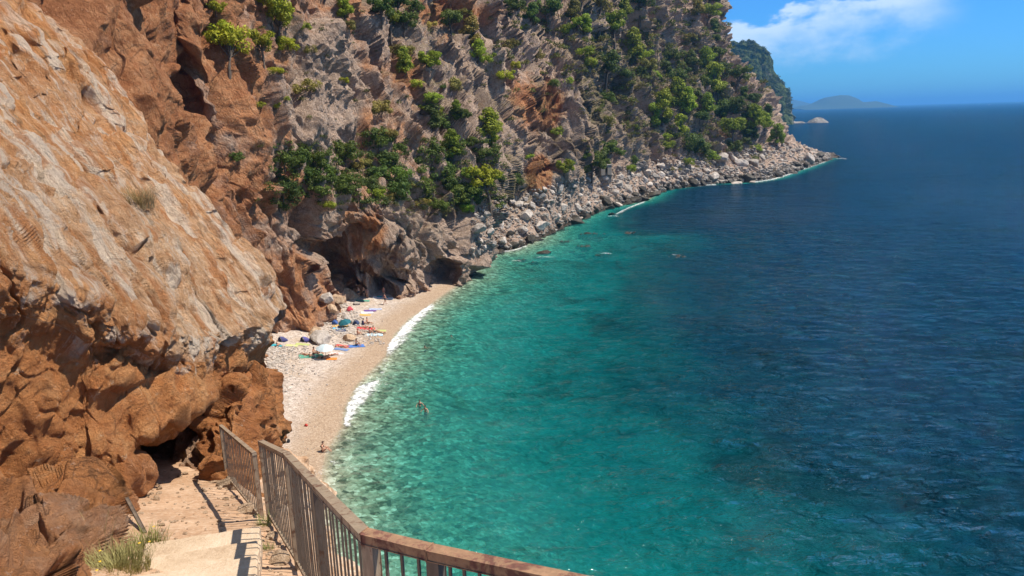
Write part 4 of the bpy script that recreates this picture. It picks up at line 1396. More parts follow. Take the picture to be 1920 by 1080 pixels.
scrub('scrub', 430, (930, 0, 1470, 300), 5, 3, 11, (0.105, 0.120, 0.024), 'low green scrub scattered over the ledges of the headland', dens=d_head)
scrub('dry_scrub', 520, (930, 0, 1470, 320), 6, 3, 8, (0.17, 0.145, 0.05), 'dry yellowish scrub and grass tufts on the headland slope', dens=d_head)
scrub('ledge_scrub', 160, (480, 0, 960, 400), 8, 3, 8, (0.10, 0.105, 0.03), 'sparse olive tufts in cracks of the cliff above the beach', dens=lambda x, y: 0.4 if y < 250 else 0.7)
scrub('thicket', 230, (505, 268, 770, 385), 18, 6, 13, (0.075, 0.105, 0.02), 'dark evergreen thicket matting the ledge over the beach')
scrub('thicket', 150, (785, 262, 950, 390), 19, 6, 13, (0.085, 0.12, 0.02), 'dark evergreen thicket matting the slope over the sea cave')
scrub('grass_cap', 130, (735, 350, 880, 405), 9, 3, 6, (0.15, 0.14, 0.05), 'dry grass on top of the grey buttress over the sea cave')
scrub('far_wood', 650, (1330, 76, 1490, 215), 10, 2.5, 5.5, (0.055, 0.075, 0.025), 'dark wood covering the far headland', names=('far_headland',))

# ================================================================== BOULDERS
def make_boulder(seed):
    rg = np.random.default_rng(seed)
    bm = bmesh.new()
    bmesh.ops.create_icosphere(bm, subdivisions=4, radius=1.0)
    v = np.array([q.co[:] for q in bm.verts])
    f = np.array([[q.index for q in p.verts] for p in bm.faces])
    bm.free()
    nrm = rg.normal(size=(15, 3)); nrm /= np.linalg.norm(nrm, axis=1, keepdims=True)
    dd = rg.uniform(0.55, 1.0, 15)
    sup = np.min(np.where(v @ nrm.T > 0.05, dd / np.maximum(v @ nrm.T, 0.05), 9), axis=1)
    v = v * np.minimum(sup, 1.15)[:, None]
    v = v * np.array([1.0, rg.uniform(.65, .95), rg.uniform(.55, .85)])
    v = v * (1 + 0.06 * fbm(v, 0.4, 3, 0.6, seed) + 0.05 * facet(v, (.5, .5, .5), seed))[:, None]
    return v, f


BV_ = [make_boulder(s) for s in range(50, 58)]
M_BOULDER = None


def boulder_material(name, cols, wet=False):
    m, n = new_mat(name)
    tc = n.n('ShaderNodeTexCoord').outputs['Object']
    rnd = n.n('ShaderNodeObjectInfo').outputs['Random']
    off = n.n('ShaderNodeVectorMath', {0: tc, 1: n.n('ShaderNodeCombineXYZ', {0: n.math('MULTIPLY', rnd, 50), 1: 0.0, 2: 0.0}).outputs[0]}, operation='ADD').outputs[0]
    a = n.noise(off, 1.8, 6, 0.65, 0.3)
    b = n.noise(off, 7.0, 5, 0.7)
    col = n.ramp(n.math('ADD', n.math('MULTIPLY', a, 0.55), n.math('MULTIPLY', b, 0.45)), [(0.30, cols[0]), (0.46, cols[1]), (0.58, cols[2]), (0.72, cols[3])])
    k = n.math('ADD', 0.75, n.math('MULTIPLY', rnd, 0.5))
    col = n.mix(1.0, col, n.n('ShaderNodeCombineColor', {0: k, 1: k, 2: k}).outputs[0], 'MULTIPLY')
    bs = n.n('ShaderNodeBsdfPrincipled', {'Base Color': col, 'Roughness': 0.6 if wet else 0.9, 'Specular IOR Level': 0.3})
    bp = n.n('ShaderNodeBump', {'Height': n.math('ADD', a, b), 'Strength': 0.6, 'Distance': 0.25})
    n.set(bs, 'Normal', bp.outputs[0])
    n.n('ShaderNodeOutputMaterial', {'Surface': bs.outputs[0]})
    return m


M_BOULDER = boulder_material('pale_boulder', [(0.17, 0.14, 0.115), (0.36, 0.31, 0.265), (0.50, 0.44, 0.385), (0.64, 0.58, 0.51)])
M_BWET = boulder_material('wet_boulder', [(0.012, 0.010, 0.007), (0.030, 0.024, 0.016), (0.055, 0.044, 0.028), (0.095, 0.075, 0.048)], True)
M_BTAN = boulder_material('tan_boulder', [(0.17, 0.10, 0.055), (0.37, 0.25, 0.155), (0.51, 0.37, 0.25), (0.63, 0.50, 0.37)])
BM_ = {}
for mk, mt in (('pale', M_BOULDER), ('wet', M_BWET), ('tan', M_BTAN)):
    BM_[mk] = [mesh_np('boulder', v, f, mt, False) for v, f in BV_]
rgb_ = np.random.default_rng(4)


def boulder(name, loc, r, mk, label, group=None, cat='boulder', squash=1.0, sink=0.35):
    o = obj(name, BM_[mk][rgb_.integers(0, len(BV_))])
    o.location = (loc[0], loc[1], loc[2] + r * (0.55 - sink) * squash)
    o.rotation_euler = (rgb_.uniform(-.3, .3), rgb_.uniform(-.3, .3), rgb_.uniform(0, 6.28))
    o.scale = (r * rgb_.uniform(.85, 1.2), r * rgb_.uniform(.8, 1.1), r * rgb_.uniform(.8, 1.15) * squash)
    tag(o, label, cat, group)
    return o


def shore_y(px):
    xs_ = [p[0] for p in SHORE_PX[15:]]; ys_ = [p[1] for p in SHORE_PX[15:]]
    return float(np.interp(px, xs_, ys_))


# headland rubble: a belt between the waterline and the foot of the slope (upper limit in px)
belt_top = [(885, 405), (930, 385), (975, 372), (1030, 352), (1090, 340), (1150, 322), (1200, 310), (1260, 304), (1320, 300), (1400, 288), (1460, 272), (1510, 282), (1556, 296)]
bt = lambda px: float(np.interp(px, [p[0] for p in belt_top], [p[1] for p in belt_top]))
made = 0
taken = []
for t in range(6000):
    if made >= 235: break
    px = rgb_.uniform(884, 1556)
    sy_, ty_ = shore_y(px), bt(px)
    f = rgb_.random() ** 1.35
    py = sy_ - (sy_ - ty_) * f
    h = cast(px, py, ['cliff'])
    if h is None or h[0].z > 34: continue
    base = np.interp(px, [884, 1100, 1560], [11.0, 9.5, 6.0])
    rp = base * math.exp(rgb_.normal(-0.1, 0.42)) * (1.25 - 0.55 * f)
    if any((px - a) ** 2 + (py - b) ** 2 < (0.75 * (rp + c)) ** 2 for a, b, c in taken): continue
    taken.append((px, py, rp))
    loc = h[0]; r = rp * h[3] / FPX
    mk = 'wet' if loc.z < 1.7 + 0.004 * (h[3] - 150) + rgb_.uniform(-.5, .7) else 'pale'
    part = 'between the grey buttress and the lone slim pine' if px < 1060 else ('below the dark bushes and stone hut' if px < 1210 else ('along the bend of the headland shore' if px < 1400 else 'out at the tip of the headland'))
    lab = (f'dark wet boulder at the waterline {part}' if mk == 'wet' else f'pale grey boulder in the rubble {part}')
    boulder('boulder', loc, r, mk, lab, lab.replace('boulder', 'boulders', 1))
    made += 1


def rubble(name, n, picker, seed, rmin, rmax, mat, label, names, zmax=30):
    rg = np.random.default_rng(seed)
    Vs, Fs, k = [], [], 0
    lo = []
    for s in range(60, 66):
        bm = bmesh.new(); bmesh.ops.create_icosphere(bm, subdivisions=1, radius=1.0)
        v = np.array([q.co[:] for q in bm.verts]); f = np.array([[q.index for q in p.verts] for p in bm.faces]); bm.free()
        r2 = np.random.default_rng(s)
        lo.append((v * r2.uniform(.65, 1.15, (len(v), 1)) * np.array([1, .8, .65]), f))
    for t in range(n):
        px, py = picker(rg)
        h = cast(px, py, names)
        if h is None or h[0].z > zmax or h[0].z < -0.1: continue
        v, f = lo[rg.integers(0, 6)]
        r = rmin * (rmax / rmin) ** (rg.random() ** 1.8) * h[3] / FPX
        a = rg.uniform(0, 6.28)
        c_, s_ = math.cos(a), math.sin(a)
        Rm = np.array([[c_, -s_, 0], [s_, c_, 0], [0, 0, 1]])
        Vs.append((v * r) @ Rm + np.array(h[0]) + [0, 0, r * .2]); Fs.append(f + k); k += len(v)
    if not Vs: return
    o = obj(name, mesh_np(name, np.concatenate(Vs), np.concatenate(Fs), mat, False))
    tag(o, label, 'rubble', kind='stuff')


def pick_belt(rg):
    px = rg.uniform(884, 1556)
    sy_, ty_ = shore_y(px), bt(px)
    return px, sy_ - (sy_ - ty_ + 8) * rg.random() ** 1.15


M_RUB = boulder_material('pale_rubble', [(0.22, 0.18, 0.15), (0.38, 0.33, 0.28), (0.50, 0.44, 0.385), (0.62, 0.56, 0.49)])
rubble('rubble', 5200, pick_belt, 11, 1.2, 5.0, M_RUB, 'loose pale rubble filling the headland shore', ['cliff'])


def pick_scree(rg):
    a = rg.random(); b = rg.random()
    # beach foot: fan of broken stones below the slanting buttress
    return (590 + 125 * a ** .8 * (0.4 + 0.6 * b) + 10 * b, 560 + 85 * b + rg.uniform(-6, 6)) if rg.random() < .55 else (500 + 34 * abs(rg.normal()), 650 + 38 * abs(rg.normal()))


rubble('scree', 2600, pick_scree, 12, 0.8, 4.2, M_RUB, 'pale broken stones spilling from the rock foot onto the beach', ['beach'], 9)
rubble('pebbles', 1500, lambda rg: (rg.uniform(490, 720), rg.uniform(590, 900)), 13, 0.5, 1.5, M_RUB, 'loose stones lying on the pebble beach', ['beach'], 9)

# named rocks about the beach
for px, py, rp, mk, lab in [
    (652, 545, 21, 'tan', 'orange-tan block leaning against the shaded wall behind the beach'),
    (634, 556, 15, 'tan', 'rounded tan boulder below the leaning orange block'),
    (612, 552, 17, 'pale', 'pale block wedged beside the slanting buttress foot'),
    (622, 575, 13, 'tan', 'tan boulder on the scree left of the red bag'),
    (604, 628, 20, 'pale', 'pale wedge of rock at the foot of the slanting buttress'),
    (655, 628, 15, 'tan', 'cracked tan rock between the teal umbrella and the seated sunbather'),
    (590, 618, 15, 'tan', 'brown flat rock behind the white umbrella'),
    (648, 592, 9, 'pale', 'pale stone just above the teal umbrella'),
    (632, 596, 9, 'pale', 'pale stone left of the teal umbrella'),
    (668, 566, 8, 'pale', 'pale stone beside the green towel'),
    (663, 600, 9, 'pale', 'pale stone right of the teal umbrella'),
]:
    h = cast(px, py + rp * .6, ['beach', 'cliff'])
    if h: boulder('boulder', h[0], rp * h[3] / FPX, mk, lab, sink=0.3)

# rocks awash
for px, py, rp, sq, lab in [
    (1021, 474, 17, .55, 'brown rock standing out of the green water off the grey buttress'),
    (978, 487, 9, .4, 'low brown rock awash left of the standing brown rock'),
    (1058, 452, 9, .4, 'small rock awash near the boulder shore'),
    (1147, 402, 10, .6, 'small brown rock with foam off the boulder shore'),
    (1130, 478, 15, .25, 'flat dark reef awash with a line of foam'),
    (1265, 482, 22, .22, 'wide dark reef just under the surface, furthest from shore'),
    (1110, 438, 24, .2, 'long dark reef lying along the boulder shore'),
    (1205, 452, 12, .2, 'small dark reef between the long reef and the widest reef'),
    (880, 518, 8, .5, 'small rock at the corner of the sea cave'),
    (872, 524, 6, .5, 'tiny rock beside the cave mouth'),
    (1568, 294, 12, .55, 'black rock in the sea off the tip of the headland'),
    (1535, 289, 11, .5, 'black ledge at the very tip of the headland'),
    (1095, 462, 16, .25, 'dark ragged reef between the standing rock and the long reef'), (1180, 437, 14, .25, 'dark reef showing near the boulder shore, right of the long reef'), (1000, 492, 10, .3, 'little dark reef in front of the standing brown rock'),
    (1070, 471, 7, .3, 'small sunken rock right of the standing brown rock'),
    (1065, 422, 8, .6, 'dark boulder in the water by the shore'),
]:
    p = sea_pt(px, py); r = rp * np.linalg.norm(p - CAM) / FPX
    if sq >= .5:
        boulder('rock', p, r, 'wet', lab, cat='rock', squash=sq, sink=0.52)
        continue
    # a ragged reef: broken blocks of one ledge, most of it under water
    Vs, Fs, k = [], [], 0
    for q in range(9):
        v, f = BV_[rgb_.integers(0, len(BV_))]
        s = r * rgb_.uniform(.22, .5)
        ox, oy = rgb_.uniform(-.85, .85) * r, rgb_.uniform(-.5, .5) * r
        a_ = rgb_.uniform(0, 6.28); Rm = np.array([[math.cos(a_), -math.sin(a_), 0], [math.sin(a_), math.cos(a_), 0], [0, 0, 1]])
        Vs.append((v * s) @ Rm + [ox, oy, -s * rgb_.uniform(.25, .62)]); Fs.append(f + k); k += len(v)
    base = BV_[0]
    Vs.append(base[0] * [r, r * .6, r * .25] + [0, 0, -r * .25]); Fs.append(base[1] + k)
    o = obj('rock', mesh_np('reef', np.concatenate(Vs), np.concatenate(Fs), M_BWET, False))
    o.location = p
    tag(o, lab, 'rock')
islet = ridge('rock', [(1510, 236), (1517, 229), (1525, 222), (1536, 219.5), (1543, 222), (1549, 228), (1552, 236)], 1455, 32, M_FAR, 90, 24, 5, 0.22)
islet.data.attributes['veg'].data.foreach_set('value', np.full(len(islet.data.vertices), -0.6, np.float32))
tag(islet, 'low grey rock islet off the foot of the far headland', 'islet')
spit = ridge('rock', [(1474, 236), (1484, 226), (1492, 228), (1502, 227.5), (1510, 230), (1518, 231), (1526, 236)], 1470, 20, M_FAR, 90, 24, 6, 0.3)
spit.data.attributes['veg'].data.foreach_set('value', np.full(len(spit.data.vertices), -0.6, np.float32))
tag(spit, 'low rocky spit joining the far headland to its islet', 'spit')

# ragged dark shelves where the rubble meets the water
for i, px in enumerate(np.linspace(893, 1552, 44)):
    px = px + rgb_.uniform(-6, 6)
    py = shore_y(px) + rgb_.uniform(-4, 2.5)
    p = sea_pt(px, py)
    r = float(np.interp(px, [884, 1100, 1560], [15, 12, 8.5])) * math.exp(rgb_.normal(0, .35)) * np.linalg.norm(p - CAM) / FPX
    o = boulder('rock_shelf', p, r, 'wet' if rgb_.random() < .72 else 'pale', 'low dark rock shelf in the wash at the headland waterline', 'rock shelves at the headland waterline', 'rock', 0.5, 0.5)
    if o.data in BM_['pale']:
        tag(o, 'low pale rock shelf in the wash at the headland waterline', group='pale rock shelves at the headland waterline')

# ================================================================== FOAM
def foam_material():
    m, n = new_mat('sea_foam')
    pos = n.n('ShaderNodeNewGeometry').outputs['Position']
    dens = n.n('ShaderNodeAttribute', attribute_name='foaminess').outputs['Fac']
    a = n.noise(pos, 1.3, 6, 0.7, 0.8)
    b = n.noise(pos, 4.0, 5, 0.75, 0.5)
    k = n.math('ADD', n.math('MULTIPLY', a, 0.6), n.math('MULTIPLY', b, 0.4))
    al = n.smooth(n.math('ADD', n.math('ADD', n.math('MULTIPLY', k, 1.7), -0.35), n.math('MULTIPLY', dens, 0.55)), 0.66, 1.08)
    d = n.n('ShaderNodeBsdfDiffuse', {'Color': (0.82, 0.84, 0.84)})
    bp = n.n('ShaderNodeBump', {'Height': k, 'Strength': 0.6, 'Distance': 0.15})
    n.set(d, 'Normal', bp.outputs[0])
    t = n.n('ShaderNodeBsdfTransparent')
    mx = n.n('ShaderNodeMixShader', {0: al, 1: t.outputs[0], 2: d.outputs[0]})
    n.n('ShaderNodeOutputMaterial', {'Surface': mx.outputs[0]})
    return m


M_FOAM = foam_material()


def foam_strip(name, inner_px, outer_px, label, n=160, m_=26, thick=0.10, power=0.78):
    a = catmull(np.array([sea_pt(*p) for p in inner_px]), n)
    b = catmull(np.array([sea_pt(*p) for p in outer_px]), n)
    t = np.linspace(0, 1, m_)
    V = a[:, None] * (1 - t)[None, :, None] + b[:, None] * t[None, :, None]
    prof = np.sin(np.pi * np.clip(t, 0, 1)) ** 0.6
    u = np.linspace(0, 1, n)
    ends = np.clip(np.minimum(u, 1 - u) * 9, 0, 1)
    V = V.reshape(-1, 3)
    dens = (np.clip(np.minimum(t * 7, (1 - t) * 1.6), 0, 1)[None, :] * ends[:, None]).ravel()
    hh = (prof[None, :] * ends[:, None]).ravel()
    V[:, :2] += np.stack([fbm(V, 1.2, 3, 0.5, 90), fbm(V, 1.2, 3, 0.5, 91)], 1) * 0.28
    V[:, 2] = 0.04 + thick * hh * (0.7 + 0.5 * fbm(V, 0.6, 3, 0.6, 92))
    o = obj(name, mesh_np(name, V, grid_faces(n, m_), M_FOAM, True, {'foaminess': dens * power}))
    tag(o, label, 'foam', kind='stuff')


foam_strip('foam', [(646, 806), (641, 785), (646, 764), (655, 742), (668, 722)], [(668, 806), (676, 778), (706, 748), (738, 718), (752, 694)],
           'white foam of the near wave breaking on the beach')
foam_strip('foam', [(720, 672), (724, 650), (735, 632), (752, 612), (770, 596), (795, 578), (814, 566)], [(732, 676), (756, 656), (776, 636), (790, 616), (804, 600), (816, 584), (822, 571)],
           'white foam of the far wave breaking on the beach')
foam_strip('foam', [(560, 905), (580, 888), (600, 872), (625, 852), (640, 836)], [(600, 930), (628, 905), (648, 885), (668, 860), (672, 842)],
           'thin wash of foam round the sitter at the water edge', power=0.22, thick=0.02)
foam_strip('foam', [(604, 875), (612, 845), (640, 800), (645, 765), (668, 722), (722, 668), (738, 628), (766, 598), (802, 574), (830, 553)],
           [(622, 880), (630, 850), (655, 808), (662, 775), (684, 736), (735, 678), (750, 637), (777, 604), (811, 579), (838, 556)], 'thin lacy swash along the water edge of the beach', 300, 16, 0.02, 0.30)
foam_strip('foam', [(668, 730), (690, 715), (712, 700), (722, 680)], [(712, 745), (722, 730), (732, 712), (735, 690)], 'thin foam between the two breaking waves', power=0.35, thick=0.02)
for pts in ([(1400, 343), (1425, 341), (1452, 336), (1478, 328), (1500, 319)], [(1500, 320), (1525, 311), (1545, 304), (1556, 298)], [(1535, 303), (1552, 297), (1562, 291)],
            [(1150, 405), (1180, 390), (1212, 378)], [(940, 473), (965, 470), (990, 461)], [(1030, 436), (1042, 430), (1058, 424)], [(1290, 350), (1320, 348), (1345, 347)]):
    foam_strip('foam', [(x, y - 2.5) for x, y in pts], [(x + 3, y + 3.2) for x, y in pts], 'white foam washing along the boulders of the headland', 80, 8, 0.15, 0.6)
for x, y, w_ in [(1130, 475, 17), (1150, 405, 12), (1024, 482, 20), (1578, 297, 12), (968, 489, 10), (1265, 478, 14)]:
    foam_strip('foam', [(x - w_, y), (x, y - 1.5), (x + w_, y)], [(x - w_, y + 4), (x, y + 3), (x + w_, y + 4)], 'white foam around a rock awash off the boulder shore', 40, 8, 0.05, 0.45)

# ================================================================== PEOPLE
def skin_material():
    m, n = new_mat('sunned_skin')
    oc = n.n('ShaderNodeObjectInfo').outputs['Color']
    pos = n.n('ShaderNodeTexCoord').outputs['Object']
    a = n.noise(pos, 9.0, 3, 0.5)
    k = n.math('ADD', 0.85, n.math('MULTIPLY', a, 0.3))
    col = n.mix(1.0, oc, n.n('ShaderNodeCombineColor', {0: k, 1: k, 2: k}).outputs[0], 'MULTIPLY')
    bs = n.n('ShaderNodeBsdfPrincipled', {'Base Color': col, 'Roughness': 0.5})
    n.n('ShaderNodeOutputMaterial', {'Surface': bs.outputs[0]})
    return m


def cloth_material(name, stripes=False):
    m, n = new_mat(name)
    oc = n.n('ShaderNodeObjectInfo').outputs['Color']
    pos = n.n('ShaderNodeTexCoord').outputs['Object']
    a = n.noise(pos, 14.0, 4, 0.6)
    k = n.math('ADD', 0.78, n.math('MULTIPLY', a, 0.44))
    col = n.mix(1.0, oc, n.n('ShaderNodeCombineColor', {0: k, 1: k, 2: k}).outputs[0], 'MULTIPLY')
    if stripes:
        w_ = n.n('ShaderNodeTexWave', {'Vector': pos, 'Scale': 1.6, 'Distortion': 0.2}, wave_type='BANDS', bands_direction='X')
        col = n.mix(n.smooth(w_.outputs[0], 0.55, 0.65), col, (0.78, 0.78, 0.76))
    bs = n.n('ShaderNodeBsdfPrincipled', {'Base Color': col, 'Roughness': 0.85})
    n.n('ShaderNodeOutputMaterial', {'Surface': bs.outputs[0]})
    return m


M_SKIN, M_CLOTH, M_STRIPE = skin_material(), cloth_material('woven_cloth'), cloth_material('striped_cloth', True)
_eye, _n = new_mat('dark_eye')
_n.n('ShaderNodeOutputMaterial', {'Surface': _n.n('ShaderNodeBsdfPrincipled', {'Base Color': (0.02, 0.015, 0.012, 1), 'Roughness': 0.3}).outputs[0]})


def skeleton(pose):
    """joint positions, facing +Y, standing on / sitting at z = 0"""
    J = {}
    def put(**k):
        for a, b in k.items(): J[a] = np.array(b, float)
    if pose in ('stand', 'walk'):
        put(pel=(0, 0, .95), bel=(0, .01, 1.10), che=(0, 0, 1.32), nek=(0, -.01, 1.48), hea=(0, .02, 1.60), top=(0, .01, 1.69),
            lsh=(-.17, -.01, 1.41), lel=(-.24, -.03, 1.13), lha=(-.23, .05, .88), rsh=(.17, -.01, 1.41), rel=(.25, -.02, 1.13), rha=(.24, .07, .89),
            lhi=(-.09, 0, .90), lkn=(-.10, .02, .49), lan=(-.10, -.03, .09), lto=(-.11, .12, .035), rhi=(.09, 0, .90), rkn=(.10, .02, .49), ran=(.10, -.03, .09), rto=(.11, .12, .035))
        if pose == 'walk':
            put(lkn=(-.09, .20, .52), lan=(-.09, .28, .12), lto=(-.09, .43, .07), rkn=(.09, -.06, .50), ran=(.09, -.36, .14), rto=(.09, -.25, .04),
                lha=(-.24, -.16, .92), lel=(-.23, -.13, 1.15), rha=(.24, .22, .98), rel=(.24, .06, 1.14))
    elif pose in ('sit', 'sit_arms'):
        put(pel=(0, 0, .12), bel=(0, -.02, .27), che=(0, -.01, .48), nek=(0, .03, .65), hea=(0, .08, .76), top=(0, .08, .85),
            lsh=(-.17, .0, .58), lel=(-.24, .14, .36), lha=(-.14, .36, .34), rsh=(.17, .0, .58), rel=(.24, .14, .36), rha=(.14, .36, .34),
            lhi=(-.09, .02, .11), lkn=(-.13, .38, .36), lan=(-.11, .58, .07), lto=(-.12, .72, .035), rhi=(.09, .02, .11), rkn=(.13, .40, .34), ran=(.11, .62, .07), rto=(.12, .76, .035))
        if pose == 'sit_arms':
            put(lel=(-.25, -.12, .36), lha=(-.24, -.30, .09), rel=(.25, -.12, .36), rha=(.24, -.30, .09), bel=(0, -.06, .26), che=(0, -.12, .46), nek=(0, -.13, .63), hea=(0, -.10, .74), top=(0, -.11, .83), lsh=(-.17, -.13, .56), rsh=(.17, -.13, .56),
                lkn=(-.11, .40, .20), lan=(-.10, .78, .07), lto=(-.11, .84, .17))
    elif pose == 'lie':
        put(pel=(0, 0, .12), bel=(0, -.16, .13), che=(0, -.38, .14), nek=(0, -.55, .13), hea=(0, -.68, .14), top=(0, -.77, .15),
            lsh=(-.17, -.47, .12), lel=(-.33, -.30, .08), lha=(-.24, -.10, .06), rsh=(.17, -.47, .12), rel=(.35, -.62, .08), rha=(.18, -.82, .06),
            lhi=(-.09, .04, .11), lkn=(-.12, .46, .12), lan=(-.13, .86, .07), lto=(-.16, .92, .17), rhi=(.09, .04, .11), rkn=(.12, .42, .28), ran=(.13, .72, .07), rto=(.14, .86, .05))
    elif pose == 'swim':
        put(pel=(0, -.55, -.22), bel=(0, -.40, -.17), che=(0, -.20, -.09), nek=(0, -.02, .03), hea=(0, .07, .13), top=(0, .07, .22),
            lsh=(-.17, -.12, -.04), lel=(-.36, .10, -.08), lha=(-.30, .36, -.06), rsh=(.17, -.12, -.04), rel=(.36, .10, -.08), rha=(.30, .36, -.06),
            lhi=(-.09, -.60, -.24), lkn=(-.18, -.98, -.32), lan=(-.16, -1.36, -.34), lto=(-.2, -1.5, -.36), rhi=(.09, -.60, -.24), rkn=(.18, -.98, -.32), ran=(.16, -1.36, -.34), rto=(.2, -1.5, -.36))
    elif pose == 'wade':
        put(pel=(0, 0, -.12), bel=(0, .01, .03), che=(0, .02, .25), nek=(0, .02, .41), hea=(0, .05, .53), top=(0, .04, .62),
            lsh=(-.17, .0, .34), lel=(-.36, .05, .14), lha=(-.44, .22, .0), rsh=(.17, .0, .34), rel=(.36, .05, .14), rha=(.44, .24, .0),
            lhi=(-.09, 0, -.17), lkn=(-.10, .03, -.58), lan=(-.10, -.03, -.98), lto=(-.11, .12, -1.03), rhi=(.09, 0, -.17), rkn=(.10, .03, -.58), ran=(.10, -.03, -.98), rto=(.11, .12, -1.03))
    return J


BONES = [('pel', 'bel'), ('bel', 'che'), ('che', 'nek'), ('nek', 'hea'), ('hea', 'top'), ('che', 'lsh'), ('lsh', 'lel'), ('lel', 'lha'), ('che', 'rsh'), ('rsh', 'rel'), ('rel', 'rha'),
         ('pel', 'lhi'), ('lhi', 'lkn'), ('lkn', 'lan'), ('lan', 'lto'), ('pel', 'rhi'), ('rhi', 'rkn'), ('rkn', 'ran'), ('ran', 'rto')]
RAD = dict(pel=.135, bel=.12, che=.145, nek=.055, hea=.092, top=.075, lsh=.06, rsh=.06, lel=.042, rel=.042, lha=.027, rha=.027, lhi=.095, rhi=.095, lkn=.06, rkn=.06, lan=.038, ran=.038, lto=.032, rto=.032)


def evaluated(o):
    dg = bpy.context.evaluated_depsgraph_get()
    dg.update()
    return bpy.data.meshes.new_from_object(o.evaluated_get(dg))


def body_mesh(pose):
    J = skeleton(pose)
    names = list(J)
    me = bpy.data.meshes.new('body')
    me.from_pydata([tuple(J[k]) for k in names], [(names.index(a), names.index(b)) for a, b in BONES], [])
    o = obj('body_tmp', me)
    md = o.modifiers.new('skin', 'SKIN')
    md.use_smooth_shade = True
    for k, v in zip(names, me.skin_vertices[0].data):
        v.radius = (RAD[k], RAD[k] * (0.78 if k in ('pel', 'bel', 'che') else 1.0))
        v.use_root = (k == 'pel')
    o.modifiers.new('sub', 'SUBSURF').levels = 1
    em = evaluated(o)
    bpy.data.objects.remove(o)
    bm = bmesh.new()
    bm.from_mesh(em)
    # hands: palm and five fingers; nose, ears
    up_ = J['top'] - J['nek']; up_ /= np.linalg.norm(up_)
    fw = np.array([0, 1.0, 0]) if pose != 'lie' else np.array([0, 0, 1.0])
    fw = fw - up_ * (fw @ up_); fw /= np.linalg.norm(fw)
    sd = np.cross(fw, up_)

    def add_tube(pts, rad, sides=5):
        v, f = tube(pts, rad, sides)
        vs = [bm.verts.new(p) for p in v]
        for q in f: bm.faces.new([vs[i] for i in q])
        bm.faces.new(vs[:sides]); bm.faces.new(vs[-sides:])
    for s in 'lr':
        h, e = J[s + 'ha'], J[s + 'el']
        d = h - e; d /= np.linalg.norm(d)
        a = np.cross(d, sd if abs(d @ sd) < .9 else fw); a /= np.linalg.norm(a)
        c = np.cross(d, a)
        add_tube([h - d * .02, h + d * .03, h + d * .085], [.026, .034, .032], 6)
        for k, L in enumerate((.068, .078, .072, .056)):
            b0_ = h + d * .08 + a * (k - 1.5) * .018
            add_tube([b0_, b0_ + d * L * .5 + c * .006, b0_ + d * L * .9 + c * .025], [.0095, .0085, .006])
        t0_ = h + d * .025 - a * .03
        add_tube([t0_, t0_ - a * .025 + d * .03, t0_ - a * .03 + d * .06 + c * .012], [.012, .010, .007])
    hc = J['hea'] * .55 + J['top'] * .45
    add_tube([hc + fw * .075 + up_ * .02, hc + fw * .108 - up_ * .012, hc + fw * .08 - up_ * .025], [.010, .016, .010])
    add_tube([hc + fw * .086 - up_ * .052 - sd * .022, hc + fw * .094 - up_ * .054, hc + fw * .086 - up_ * .052 + sd * .022], [.006, .008, .006])
    for q in (-1, 1):
        add_tube([hc + sd * q * .085 + up_ * .018, hc + sd * q * .10 - up_ * .005, hc + sd * q * .085 - up_ * .03], [.010, .016, .009])
    bmesh.ops.recalc_face_normals(bm, faces=bm.faces[:])
    me2 = bpy.data.meshes.new('body')
    bm.to_mesh(me2); bm.free()
    me2.polygons.foreach_set('use_smooth', np.ones(len(me2.polygons), bool))
    me2.materials.append(M_SKIN)
    # hair cap
    bm = bmesh.new()
    bmesh.ops.create_uvsphere(bm, u_segments=14, v_segments=9, radius=1.0)
    kill = []
    for v in bm.verts:
        x, y, z = v.co
        if y > 0.35 and z < 0.35: kill.append(v)
        elif z < -0.45: kill.append(v)
    bmesh.ops.delete(bm, geom=kill, context='VERTS')
    for v in bm.verts:
        x, y, z = v.co
        p = hc + sd * x * .098 + fw * (y * .108 - .012) + up_ * (z * .115 + .022)
        v.co = Vector(p)
    hm = bpy.data.meshes.new('hair'); bm.to_mesh(hm); bm.free()
    hm.materials.append(M_CLOTH)
    # swimwear: shorts wrapped round the hips and the start of the thighs
    def wrap(name, segs):
        bm = bmesh.new()
        for pts, rad in segs:
            v, f = tube(pts, rad, 12)
            vs = [bm.verts.new(p) for p in v]
            for q in f: bm.faces.new([vs[i] for i in q])
        bmesh.ops.recalc_face_normals(bm, faces=bm.faces[:])
        m_ = bpy.data.meshes.new(name); bm.to_mesh(m_); bm.free()
        m_.materials.append(M_CLOTH)
        m_.polygons.foreach_set('use_smooth', np.ones(len(m_.polygons), bool))
        return m_
    pl, be, ch = J['pel'], J['bel'], J['che']
    segs = [([pl * .5 + be * .5, pl * .85 + be * .15, pl * 1.25 - be * .25], [.142, .158, .13])]
    for s in 'lr':
        hi, kn = J[s + 'hi'], J[s + 'kn']
        segs.append(([hi * 1.05 - kn * .05, hi * .8 + kn * .2, hi * .58 + kn * .42], [.10, .108, .10]))
    brief = [([pl * .7 + be * .3, pl * .95 + be * .05, pl * 1.3 - be * .3], [.148, .158, .11])]
    topb = [([be * .25 + ch * .75, ch, ch * .75 + J['nek'] * .25], [.145, .162, .135])]
    shirt = [([pl * .6 + be * .4, be, ch, ch * .35 + J['nek'] * .65], [.155, .15, .170, .085])]
    for s in 'lr':
        shirt.append(([J[s + 'sh'] * .8 + ch * .2, J[s + 'sh'], J[s + 'sh'] * .5 + J[s + 'el'] * .5], [.08, .078, .062]))
    return dict(body=me2, hair=hm, shorts=wrap('shorts', segs), brief=wrap('briefs', brief), top=wrap('bikini_top', topb), shirt=wrap('shirt', shirt))


